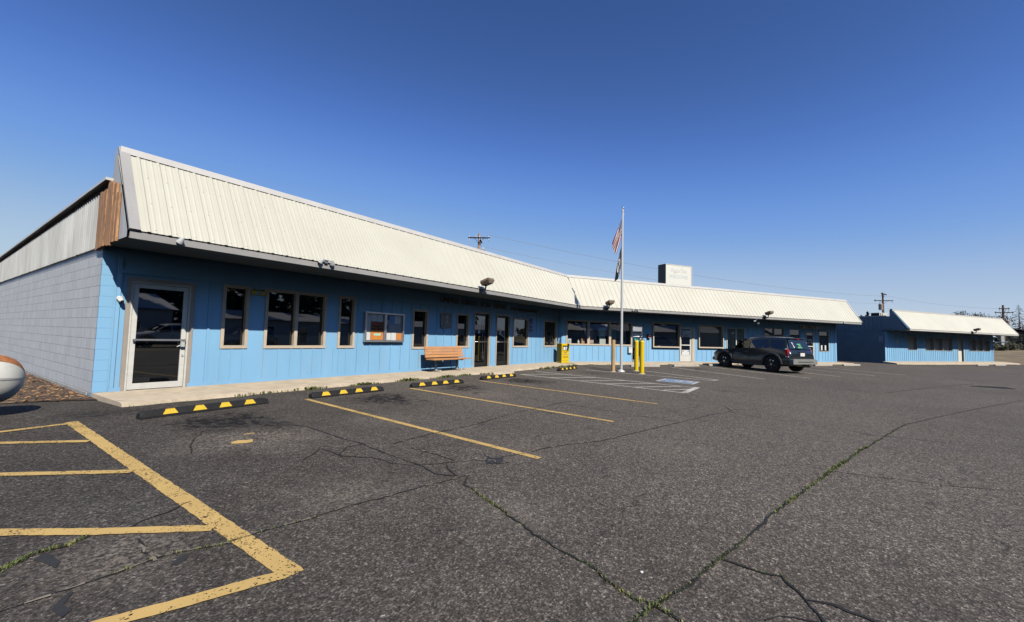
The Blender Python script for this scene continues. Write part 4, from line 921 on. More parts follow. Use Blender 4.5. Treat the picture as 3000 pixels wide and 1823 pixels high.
# plaque
t = thing('wall_plaque', 'grey cast eagle plaque with rounded corners above the bench', 'plaque', (9.48, -.018, 1.80))
def rrect(w, h, r, n=6):
    return [(sx_ * (w - r) + r * cos(a), sz_ * (h - r) + r * sin(a)) for sx_, sz_, a0 in ((1, 1, 0), (-1, 1, pi / 2), (-1, -1, pi), (1, -1, 1.5 * pi)) for a in [a0 + pi / 2 * i / n for i in range(n + 1)]]
mb = MB(); mb.prism(rrect(.29, .30, .11), -.03, 0); mb.build('plate', M['seal'], t)
mb = MB(); o_ = rrect(.285, .295, .108); i_ = rrect(.262, .272, .09)
for k in range(len(o_)): j = (k + 1) % len(o_); mb.face([(o_[k][0], -.036, o_[k][1]), (o_[j][0], -.036, o_[j][1]), (i_[j][0], -.036, i_[j][1]), (i_[k][0], -.036, i_[k][1])])
eagle = [(-.15, .09), (-.09, .12), (-.02, .17), (.06, .19), (.075, .10), (.06, .02), (.07, -.05), (.05, -.09), (-.10, -.085), (-.04, -.03), (-.02, .03), (-.03, .075), (-.08, .085)]
mb.prism(eagle, -.042, -.03); mb.box((-.12, -.040, -.125), (.10, -.03, -.105)); mb.box((-.12, -.040, -.20), (.10, -.03, -.18))
text_into(mb, 'U.S.MAIL', .05, wall_text(-.11, -.031, -.165), .006)
for k, ch in enumerate('POSTAL SERVICE'):
    a = -1.0 + k * 2.0 / 13; text_into(mb, ch, .045, wall_text(.205 * sin(a), -.031, -.24 + .03 * (1 - cos(a)) ), .006, align='CENTER') if ch != ' ' else None
for k, ch in enumerate('UNITED STATES'):
    a = -1.0 + k * 2.0 / 12; text_into(mb, ch, .045, wall_text(.205 * sin(a), -.031, .20 + .03 * cos(a) - .02), .006, align='CENTER') if ch != ' ' else None
mb.build('relief', M['seal_hi'], t)
# house number
t = thing('number_sign', 'small yellow and white sign reading 230 between two windows', 'sign', (2.69, -.003, 2.105))
mb = MB(); mb.box((0, -.012, 0), (.325, 0, .15)); mb.build('plate', M['newsyellow'], t)
mb = MB(); mb.box((.09, -.016, .02), (.25, -.0125, .105)); mb.build('number_panel', M['white'], t)
mb = MB(); text_into(mb, '230', .105, wall_text(.095, -.018, .028), .0015, sx=.88); mb.box((.03, -.0165, .115), (.30, -.0125, .142)); mb.box((0, -.0165, 0), (.325, -.0125, .008)); mb.build('numerals', M['black'], t)
mb = MB(); text_into(mb, 'ADDRESS', .028, wall_text(.085, -.0185, .119), .001); mb.build('heading', M['newsyellow'], t)
# accessibility sign by the second post office window
t = thing('access_sign', 'narrow blue accessibility sign with three white symbols between post office windows', 'sign', (15.27, -.02, 1.51))
for z, hh in ((.40, .24), (.20, .16), (.0, .17)):
    mb = MB(); mb.box((0, -.008, z), (.26, 0, z + hh)); mb.build('plate', M['signblue'], t)
mb = MB()
mb.tube([(.12, -.012, .58), (.12, -.012, .51), (.18, -.012, .51), (.20, -.012, .43)], .010, 6); mb.lathe([(.0, 0), (.02, 0), (.02, .006), (0, .006)], 8, Mx=Matrix.Translation((.12, -.012, .61)) @ Matrix.Rotation(pi / 2, 4, 'X')); mb.tube([(.12 + .06 * cos(a), -.012, .48 + .055 * sin(a)) for a in [1.9 + .4 * i for i in range(10)]], .007, 6)
mb.box((.03, -.011, .32), (.23, -.0085, .345)); mb.box((.05, -.011, .26), (.21, -.0085, .28)); mb.box((.10, -.011, .06), (.17, -.0085, .12)); mb.box((.02, -.011, .008), (.24, -.0085, .02)); mb.box((.02, -.011, .15), (.24, -.0085, .162)); mb.build('symbol', M['paper'], t)
# cafe sign
q = fB(19.42, -.035, 2.39)
t = thing('cafe_sign', 'long white rounded sign reading POTBELLY CAFE above the cafe door', 'sign', q, -TH)
mb = MB(); mb.prism([(x + 1.19, z + .125) for x, z in rrect(1.19, .125, .10)], -.03, 0); mb.build('board', M['signwhite'], t)
mb = MB(); text_into(mb, 'POTBELLY CAFE', .20, wall_text(1.19, -.034, .085), .003, align='CENTER', sx=.86); text_into(mb, '226', .06, wall_text(1.19, -.034, .018), .003, align='CENTER')
for c in (.19, 2.19):
    mb.prism([(c - .10, .16), (c + .10, .16), (c + .06, .07), (c - .06, .07)], -.036, -.031); mb.box((c - .13, -.036, .175), (c + .13, -.031, .19)); mb.box((c - .05, -.036, .045), (c + .05, -.031, .06))
mb.build('lettering', M['black'], t)
# rooftop sign
q = fB(6.88, -.42, 4.60)
t = thing('rooftop_sign', 'white box sign with faded WELCOMES lettering standing on the roof ridge', 'sign', q, -TH)
mb = MB(); mb.box((0, -.0, 0), (2.06, .62, 1.26)); mb.build('cabinet', M['black_metal'], t)
mb = MB(); mb.box((.03, -.02, .03), (2.0, -.002, 1.22)); mb.build('face_panel', M['signwhite'], t)
mb = MB(); mb.box((-.01, -.03, 1.222), (2.07, -.001, 1.265)); mb.box((2.005, -.03, -.0), (2.07, -.001, 1.22)); mb.build('edge_trim', M['fascia_far'], t)
mb = MB(); text_into(mb, 'Wagon Toys', .30, wall_text(1.0, -.024, .80), .002, align='CENTER', font_shear=.3, sx=.82); mb.build('script_lettering', M['faded'], t)
mb = MB(); text_into(mb, 'WELCOMES', .30, wall_text(1.02, -.024, .44), .002, align='CENTER', sx=.90); mb.build('lettering', M['faded_blue'], t)
# box lamps on the fascia
def box_lamp(x, z, label, T=I4, rz=0.0, first=[None]):
    q = T @ Vector((x, -OV - .001, z))
    if first[0] is None:
        t = thing('fascia_lamp', label, 'floodlight', q, rz, 'bronze box floodlights on the roof fascia'); t.scale = (.88, .88, .9)
        mb = MB(); mb.box((-.07, -.07, -.06), (.07, 0, .07)); mb.tube([(0, -.06, 0), (.0, -.26, .02), (0, -.30, .20)], .032, 10); mb.build('bracket', M['black_metal'], t)
        Mh = Matrix.Translation((0, -.36, .33)) @ Matrix.Rotation(radians(-16), 4, 'X')
        mb = MB()
        for a, b in (((-.19, -.22, -.085), (.19, .22, .10)),):
            P = [(-.14, -.17, -.10), (.14, -.17, -.10), (.14, .20, -.10), (-.14, .20, -.10), (-.20, -.22, .02), (.20, -.22, .02), (.20, .22, .02), (-.20, .22, .02), (-.18, -.20, .10), (.18, -.20, .10), (.18, .20, .10), (-.18, .20, .10)]
            V = [mb.v(Mh @ Vector(p)) for p in P]
            for f in ((3, 2, 1, 0), (0, 1, 5, 4), (1, 2, 6, 5), (2, 3, 7, 6), (3, 0, 4, 7), (4, 5, 9, 8), (5, 6, 10, 9), (6, 7, 11, 10), (7, 4, 8, 11), (8, 9, 10, 11)): mb.bm.faces.new([V[i] for i in f])
        mb.build('lamp_head', M['bronze'], t)
        mb = MB(Mh); mb.face([(-.12, -.15, -.103), (.12, -.15, -.103), (.12, .10, -.103), (-.12, .10, -.103)]); mb.build('lens', M['lens'], t)
        first[0] = t
    else:
        t = copy_tree(first[0]); t.location = q; t.rotation_euler = (0, 0, rz); t['label'] = label
    return t
box_lamp(9.62, 2.86, 'bronze box floodlight on the fascia above the bench')
box_lamp(1.98, 2.86, 'bronze box floodlight on the fascia just past the bend of the roof', MB_, -TH)
box_lamp(13.95, 2.86, 'bronze box floodlight on the fascia above the dark car', MB_, -TH)
box_lamp(39.65, 2.60, 'bronze box floodlight on the fascia of the far building', MB_, -TH)
# small spot fixtures hooked on the fascia
def spot(x, z, label, T=I4, rz=0.0, n=2, drop=.0):
    t = thing('spot_light', label, 'spotlight', T @ Vector((x, -OV - .002, z)), rz, 'small spotlights hooked on the fascia')
    mb = MB(); mb.box((-.04, -.05, -.02), (.04, 0, .06)); mb.tube([(-.14 if n > 1 else 0, -.06, .04), (0, -.06, .05), (.14 if n > 1 else 0, -.06, .04)], .012, 6); mb.build('bracket', M['alu'], t)
    for i in range(n):
        xx = (-.14, .14)[i] if n > 1 else 0; Mx = Matrix.Translation((xx, -.08, .03 - drop - i * drop)) @ Matrix.Rotation(radians(35 if not drop else 70), 4, 'X') @ Matrix.Rotation(.3 * (1 - 2 * i), 4, 'Y')
        mb = MB(); mb.lathe([(.018, .05), (.03, .03), (.06, -.05), (.062, -.07), (.0, -.072)], 12, Mx=Mx); mb.build('lamp_head', M['stainless'], t)
    return t
t = spot(.74, 2.86, 'single pale spotlight hooked near the left end of the fascia', n=1)
spot(3.66, 2.93, 'twin spotlight on the fascia above the double window')
spot(3.83, 2.86, 'twin spotlight on the fascia above the display window, beside the flagpole', MB_, -TH)
spot(13.15, 2.74, 'pair of white spotlights hanging below the fascia above the car', MB_, -TH, drop=.14)
spot(21.95, 2.86, 'single white spotlight near the far end of the second wing fascia', MB_, -TH, n=1)
t = thing('security_camera', 'white dome camera on the blue wall left of the glass door', 'camera', (.285, -.03, 1.80))
mb = MB(); mb.lathe([(.0, 0), (.055, 0), (.055, .02), (.04, .04), (.0, .04)], 14, Mx=Matrix.Rotation(pi / 2, 4, 'X')); mb.build('mount', M['white'], t)
mb = MB(); mb.lathe([(.045, 0), (.045, .03), (.035, .055), (.018, .07), (0, .074)], 14, Mx=Matrix.Translation((.01, -.03, -.02)) @ Matrix.Rotation(radians(125), 4, 'X')); mb.build('camera_head', M['white'], t)
mb = MB(); mb.lathe([(.032, 0), (.03, .02), (.016, .034), (0, .037)], 12, Mx=Matrix.Translation((.02, -.075, -.055)) @ Matrix.Rotation(radians(125), 4, 'X')); mb.build('lens', M['black'], t)
t = thing('alarm_bell', 'dark red alarm box on the blue wall beside the narrow shop door', 'alarm', fB(5.98, -.03, 1.40), -TH)
mb = MB(); mb.box((-.12, -.12, 0), (.12, 0, .22)); mb.build('housing', M['red'], t, bevel=.015)
mb = MB(); mb.lathe([(.085, 0), (.085, .03), (.06, .05), (0, .055)], 14, Mx=Matrix.Translation((0, -.12, .12)) @ Matrix.Rotation(pi / 2, 4, 'X')); mb.build('bell', M['black_metal'], t)
mb = MB(); mb.box((-.09, -.135, .01), (.09, -.121, .035)); mb.build('label_plate', M['paper'], t)
t = thing('electric_box', 'small white metal utility box on the wall behind the flagpole', 'utility box', fB(4.50, -.02, .50), -TH)
mb = MB(); mb.box((0, -.10, 0), (.25, 0, .36)); mb.build('case', M['white'], t, bevel=.006)
mb = MB(); mb.box((.015, -.108, .015), (.235, -.101, .345)); mb.build('door', M['white'], t); mb = MB(); mb.box((.09, -.114, .27), (.15, -.109, .30)); mb.build('latch', M['black'], t)
# newspaper box
t = thing('newspaper_box', 'yellow newspaper vending box standing in the bend of the walkway', 'newspaper box', (17.73, -.55, -.02), radians(-24))
mb = MB(); mb.box((-.25, -.21, .05), (.25, .21, 1.0)); mb.box((-.26, -.22, .0), (.26, .22, .06)); mb.build('cabinet', M['newsyellow'], t, bevel=.012)
mb = MB(); mb.box((-.215, -.228, .62), (-.185, -.212, .94)); mb.box((.185, -.228, .62), (.215, -.212, .94)); mb.box((-.185, -.228, .62), (.185, -.212, .655)); mb.box((-.185, -.228, .90), (.185, -.212, .94)); mb.build('door', M['newsyellow'], t)
mb = MB(); mb.face([(-.185, -.216, .655), (.185, -.216, .655), (.185, -.216, .90), (-.185, -.216, .90)]); mb.build('window', M['glass'], t)
mb = MB(); mb.box((-.15, -.222, .67), (-.01, -.218, .83)); mb.box((.02, -.222, .68), (.15, -.218, .84)); mb.build('newspaper', M['paper'], t)
mb = MB(); mb.box((-.22, -.217, .445), (.22, -.2105, .46)); mb.box((-.07, -.235, .53), (.07, -.212, .56)); mb.box((-.2, -.217, .13), (.2, -.2105, .138)); mb.build('coin_slot', M['casing'], t)
mb = MB(); text_into(mb, 'NEWS', .12, wall_text(0, -.215, .27), .002, align='CENTER'); mb.build('lettering', M['rust'], t)

# bollards and post round the flagpole
def post(x, y, label, r, h, mt, dome, group=None, cat='bollard'):
    t = thing('bollard' if cat == 'bollard' else 'timber_post', label, cat, (x, y, gz(x, y)), 0, group)
    mb = MB(); mb.lathe([(r, 0), (r, .4), (r, h - .02), (r, h)] if not dome else [(r, 0), (r, h - r * .8), (r * 1.04, h - r * .8), (r * 1.04, h - r * .7), (r * .95, h - r * .3), (r * .7, h - r * .05), (r * .3, h + r * .08), (0.001, h + r * .1)], 20); mb.build('sleeve' if dome else 'post_body', M[mt], t)
    mb = MB(); mb.lathe([(r * 1.5, .0), (r * 1.45, .012), (r * 1.05, .02), (r * 1.0, .021)], 18); mb.build('footing', M['concrete'], t)
GB = 'glossy yellow bollards by the flagpole'
PX, PY = 16.40, -4.18
post(15.95, -3.98, 'bare peeled timber post standing left of the flagpole', .085, 1.40, 'postwood', False, cat='post')
post(17.42, -4.52, 'glossy yellow bollard behind the other one', .095, 1.40, 'bollard', True, GB)
post(16.20, -5.17, 'glossy yellow bollard closer to the wheelchair symbol', .095, 1.42, 'bollard', True, GB)
# flagpole
ZP = gz(PX, PY); HP = 7.35
t = thing('flagpole', 'tall satin metal flagpole with a ball finial beside the bollards', 'flagpole', (PX, PY, ZP))
mb = MB(); mb.tube([(0, 0, 0), (0, 0, HP * .5), (0, 0, HP - .1)], [.062, .055, .036], 16); mb.build('pole', M['polemetal'], t)
mb = MB(); mb.lathe([(.17, 0), (.16, .03), (.10, .07), (.066, .09)], 18); mb.build('base_collar', M['polemetal'], t)
mb = MB(); mb.lathe([(0.001, 0)] + [(.062 * sin(a), .062 - .062 * cos(a)) for a in [pi * i / 8 for i in range(1, 8)]] + [(.001, .124)], 14, o=(0, 0, HP - .02)); mb.build('finial', M['chrome'], t)
mb = MB(); mb.tube([(0, 0, HP - .12), (0, 0, HP)], .045, 12); mb.box((.03, -.02, HP - .26), (.12, .02, HP - .16)); mb.build('truck_pulley', M['polemetal'], t)
mb = MB(); mb.tube([(.10, -.0, HP - .2), (.085, -.005, 4.0), (.075, -.0, 1.1)], .006, 6); mb.tube([(.055, 0, HP - .9), (.06, 0, 4)], .005, 5); mb.build('halyard', M['white'], t)
mb = MB(); mb.box((.055, -.015, 1.05), (.085, .015, 1.08)); mb.tube([(.085, 0, .96), (.09, 0, 1.06), (.085, 0, 1.17)], .012, 6); mb.build('cleat', M['alu'], t)
LEFT = Vector((-.57, .82, 0)); NRM = Vector((.82, .57, 0))
def flag(name, label, ztop, hoist, A, Bc, colour, mats, part_extra=None, U=36, V=26, amp=.055):
    """limp cloth: A is the curve of the top edge from hoist to fly, Bc the curve of the bottom edge, as (out, down)"""
    bm = bmesh.new()
    def curve(P, u):
        x = u * (len(P) - 1); i = min(int(x), len(P) - 2); f = x - i
        p0, p1, p2, p3 = P[max(i - 1, 0)], P[i], P[i + 1], P[min(i + 2, len(P) - 1)]
        return [0.5 * (2 * b + (c - a) * f + (2 * a - 5 * b + 4 * c - d) * f * f + (3 * b - a - 3 * c + d) * f ** 3) for a, b, c, d in zip(p0, p1, p2, p3)]
    G = []
    for i in range(U + 1):
        u = i / U; a = curve(A, u); b = curve(Bc, u); col = []
        for j in range(V + 1):
            v = j / V; out = a[0] * (1 - v) + b[0] * v; dn = a[1] * (1 - v) + b[1] * v
            w = amp * u ** .6 * (sin(v * 9.0 + u * 3.5) + .6 * sin(v * 17 - u * 5)); out += .25 * amp * u * cos(v * 14 + 2 * u)
            q = LEFT * (out + .055) + NRM * w; col.append(bm.verts.new((q.x, q.y, -dn)))
        G.append(col)
    for i in range(U):
        for j in range(V):
            f = bm.faces.new((G[i][j], G[i + 1][j], G[i + 1][j + 1], G[i][j + 1])); f.smooth = True; f.material_index = colour((i + .5) / U, (j + .5) / V)
    me = bpy.data.meshes.new(name); bm.to_mesh(me); bm.free(); [me.materials.append(M[x]) for x in mats]
    o = bpy.data.objects.new(name, me); C.objects.link(o); o.location = (PX, PY, ztop); return tag(o, label, 'flag')
def us(u, v):
    if u < .42 and v < 7 / 13:
        a = u / .42 * 6 - .5; b = v / (7 / 13) * 5 - .0
        du = abs((u / .42 * 6) % 1 - .5); dv = abs((v / (7 / 13) * 5) % 1 - .5)
        return 1 if du < .24 and dv < .24 else 2
    return 0 if int(v * 13) % 2 == 0 else 1
ft = ZP + HP - .42
o = flag('national_flag', 'limp red white and blue striped flag near the top of the flagpole', ft, .92, [(0, 0), (.10, .32), (.27, .78), (.43, 1.18)], [(0, .90), (.03, .95), (.12, 1.25), (.26, 1.72)], us, ['flag_red', 'flag_white', 'flag_blue'], U=78, V=52)
def pow_(u, v):
    x = u * 1.5; y = v; cx, cy, r = .75, .47, .33
    d = math.hypot((x - cx) * .95, y - cy)
    if d < r:
        if .12 < d and (math.hypot((x - .72), (y - .38)) < .17 or (abs(x - .76) < .14 and y > .42) or (.55 < x < .98 and y > .62)): return 0
        if d < r * .92 and abs(x - .74) < .09 and y < .45: return 0
        return 1
    if .84 < y < .90 and .35 < x < 1.15 and int(x * 26) % 3: return 1
    if .05 < y < .11 and .45 < x < 1.05 and int(x * 26) % 3: return 1
    return 0
o = flag('black_flag', 'limp black flag with a white emblem hanging below the striped flag', ft - 1.30, .92, [(0, 0), (.09, .40), (.19, .95), (.29, 1.62)], [(0, .92), (.02, 1.0), (.08, 1.25), (.15, 1.50)], pow_, ['flag_black', 'flag_white'], U=48, V=36, amp=.03)

# things in the shop window
def rag(name, label, s, n, z1, z0, w, mt, cat, neck=True, group=None):
    t = thing(name, label, cat, fB(s, n, z0), -TH, group); h = z1 - z0
    mb = MB(); out = [(-w / 2, 0), (-w * .46, h * .55), (-w * .62, h * .60), (-w * .55, h * .86), (-w * .22, h), (-.04, h * .93), (.04, h * .93), (w * .22, h), (w * .55, h * .86), (w * .62, h * .60), (w * .46, h * .55), (w / 2, 0)]
    mb.prism(out if neck else [(-w / 2, 0), (-w / 2, h), (w / 2, h), (w / 2, 0)], -.03, .03); mb.build('cloth', M[mt], t)
    if neck:
        mb = MB(); mb.tube([(-w * .4, 0, h * .93), (0, 0, h * 1.0), (w * .4, 0, h * .93)], .008, 6); mb.tube([(0, 0, h), (0, 0, h + .10), (.03, 0, h + .13)], .006, 6); mb.build('hanger', M['black_metal'], t)
rag('hanging_shirt', 'mint shirt on a hanger in the middle pane of the shop window', 2.86, .20, 1.92, 1.28, .42, 'shirt', 'shirt')
rag('hanging_shirt', 'mint blouse on a hanger left of the curtain in the shop window', 3.62, .22, 1.90, 1.22, .44, 'shirt', 'shirt')
rag('hanging_dress', 'plum dress hanging behind the middle pane of the shop window', 2.08, .26, 1.90, 1.12, .40, 'shirt_dark', 'dress')
rag('folded_cloth', 'white cloth draped under the mint shirt in the shop window', 2.86, .14, 1.27, .94, .40, 'paper', 'cloth', False)
rag('folded_cloth', 'white cloth draped under the mint blouse in the shop window', 3.62, .14, 1.20, .94, .40, 'paper', 'cloth', False)
rag('folded_cloth', 'pink cloth on the display shelf beside the plum dress', 2.10, .16, 1.20, 1.0, .34, 'towel', 'cloth', False)
t = thing('curtain', 'blue grey curtain behind the far pane of the shop window', 'curtain', fB(4.2, .26, 1.12), -TH)
mb = MB(); pts = [(-.36 + .72 * i / 40, .03 * sin(i * 1.25)) for i in range(41)]
for a, b in zip(pts, pts[1:]): mb.face([(a[0], a[1], 0), (b[0], b[1], 0), (b[0], b[1], 1.12), (a[0], a[1], 1.12)])
mb.build('cloth', M['curtain'], t, smooth=True)
t = thing('lace_curtain', 'white net curtain tied back beside the dark pane of the shop window', 'curtain', fB(1.45, .14, 1.35), -TH)
mb = MB(); mb.face([(.05, 0, .88), (.30, .02, .88), (.33, 0, .40), (.30, 0, .0), (.24, .03, .35), (.12, .01, .62)]); mb.build('cloth', M['lace'], t)
for s, w_, h_, z, mt, lb, nm in ((.72, .22, .30, .935, 'paper', 'white carton on the display shelf above the newspaper box', 'carton'), (1.32, .13, .26, .935, 'paper', 'slim white bottle on the display shelf', 'bottle'), (1.58, .20, .34, .935, 'paper_orange', 'orange patterned box on the display shelf', 'carton'), (3.05, .10, .22, .935, 'paper', 'small white bottle on the shelf right of the mint shirt', 'bottle'), (4.15, .55, .22, .935, 'paper', 'wide white box on the shelf under the blue curtain', 'carton')):
    t = thing(nm, lb, nm, fB(s, .20, z), -TH, 'goods on the display shelf')
    if nm == 'bottle':
        mb = MB(); mb.lathe([(w_ / 2, 0), (w_ / 2, h_ * .65), (w_ * .2, h_ * .8), (w_ * .2, h_)], 12); mb.build('bottle_body', M[mt], t); mb = MB(); mb.lathe([(w_ * .24, h_), (w_ * .24, h_ + .03)], 10); mb.build('cap', M['black'], t)
    else:
        mb = MB(); mb.box((-w_ / 2, -.07, 0), (w_ / 2, .07, h_)); mb.build('box_body', M[mt], t, bevel=.004); mb = MB(); mb.box((-w_ * .3, -.074, h_ * .3), (w_ * .3, -.0705, h_ * .7)); mb.build('printed_label', M['paper_grey'], t)
t = thing('wall_notice', 'pale paper notice on the shaded alley wall of the far building', 'notice', fB(29.79, .14, 1.66), -TH)
mb = MB(); mb.box((-.006, 0, 0), (0, .26, .40)); mb.build('sheet', M['paper_grey'], t); mb = MB(); [mb.box((-.009, .04, z), (-.0065, .22, z + .02)) for z in (.08, .16, .24, .32)]; mb.build('lettering', M['black'], t)
t = thing('wall_notice', 'small white notice on the front wall of the far building, left of its windows', 'notice', fB(31.27, -.03, 1.55), -TH)
mb = MB(); mb.box((0, -.006, 0), (.32, 0, .24)); mb.build('sheet', M['paper'], t); mb = MB(); [mb.box((.05, -.009, z), (.27, -.0065, z + .02)) for z in (.06, .11, .16)]; mb.build('lettering', M['black'], t)
# rooftop air units on the far building
for n0, w_, s_, lb in ((.45, .62, 30.05, 'beige rooftop air unit with a dark grille, closer to the parapet'), (-.12, .50, 31.3, 'low beige rooftop air unit behind the mansard of the far building')):
    t = thing('air_unit', lb, 'air conditioner', fB(s_, n0, 3.60), -TH, 'rooftop air units')
    mb = MB(); mb.box((0, 0, .04), (1.1, w_, .42)); mb.build('casing', M['acmetal'], t, bevel=.01)
    mb = MB(); mb.box((-.008, .04, .08), (-.001, w_ - .04, .38)); [mb.box((x, -.008, .08), (x + .09, -.001, .38)) for x in (.10, .32)]; mb.build('grille', M['black'], t)
    mb = MB(); [mb.box((x, .02, 0), (x + .06, w_ - .02, .04)) for x in (.1, .9)]; mb.build('skid', M['black_metal'], t)
# drain grate and litter
q = (23.85, -17.2)
t = thing('drain_grate', 'dark iron drain grate set in the open asphalt', 'drain', (q[0], q[1], gz(*q)), .05)
mb = MB()
for a, b in (((-.38, -.62, .0), (.38, -.58, .012)), ((-.38, .58, .0), (.38, .62, .012)), ((-.38, -.58, 0), (-.34, .58, .012)), ((.34, -.58, 0), (.38, .58, .012))): mb.box(a, b)
mb.build('rim_frame', M['patch'], t)
mb = MB(); [mb.box((-.33, -.55 + i * .23, .001), (.33, -.55 + i * .23 + .17, .009)) for i in range(5)]; mb.build('slot', M['black'], t)
t = thing('white_pebble', 'white round pebble lying on the asphalt by the green crack', 'pebble', (.73, -10.15, gz(.73, -10.15)))
mb = MB(); mb.lathe([(.010, 0), (.011, .005), (.008, .008), (.001, .0085)], 14); mb.build('pebble_stone', M['litter'], t)

# ------------------------------------------------------------------ the parked car
ST = [  # x, half width, bottom, belt, top, glass-foot half width, glass-top half width, roof half width
 (2.30, .58, .42, .66, .72, .56, .50, .40), (2.22, .76, .34, .80, .86, .70, .64, .50), (2.00, .86, .30, .90, .955, .80, .74, .58), (1.60, .905, .28, .95, 1.02, .84, .78, .60), (1.15, .915, .27, .985, 1.075, .86, .80, .62), (.95, .915, .27, 1.0, 1.11, .87, .80, .62),
 (.60, .915, .27, 1.01, 1.38, .87, .74, .58), (.28, .915, .27, 1.02, 1.60, .87, .685, .56), (.0, .915, .27, 1.02, 1.685, .87, .665, .56), (-.6, .915, .27, 1.03, 1.715, .87, .655, .56), (-1.3, .915, .27, 1.04, 1.705, .865, .65, .55), (-1.78, .905, .29, 1.05, 1.675, .855, .65, .54), (-1.93, .895, .31, 1.055, 1.63, .85, .66, .54),
 (-2.10, .885, .33, 1.03, 1.10, .84, .80, .60), (-2.20, .875, .36, .95, 1.02, .83, .78, .55), (-2.245, .84, .40, .86, .93, .79, .70, .5)]
def sect(x):
    S = sorted(ST, key=lambda q: -q[0])
    for a, b in zip(S, S[1:]):
        if b[0] <= x <= a[0]:
            f = (a[0] - x) / (a[0] - b[0]); v = [p + (q - p) * f for p, q in zip(a, b)]; break
    else: v = list(S[0] if x > S[0][0] else S[-1])
    _, w, zb, be, tp, g1, g2, wr = v; k = tp - be
    return [(0, zb), (.70 * w, zb), (.95 * w, zb + .05), (w * .995, zb + .16), (w, .62 if be > .75 else (zb + be) / 2), (w * .985, be - .07), (w * .955, be), (g1, be + .12 * k), (g2, tp - .15 * k), (wr, tp - .03 * k - .004), (0, tp + .012)]
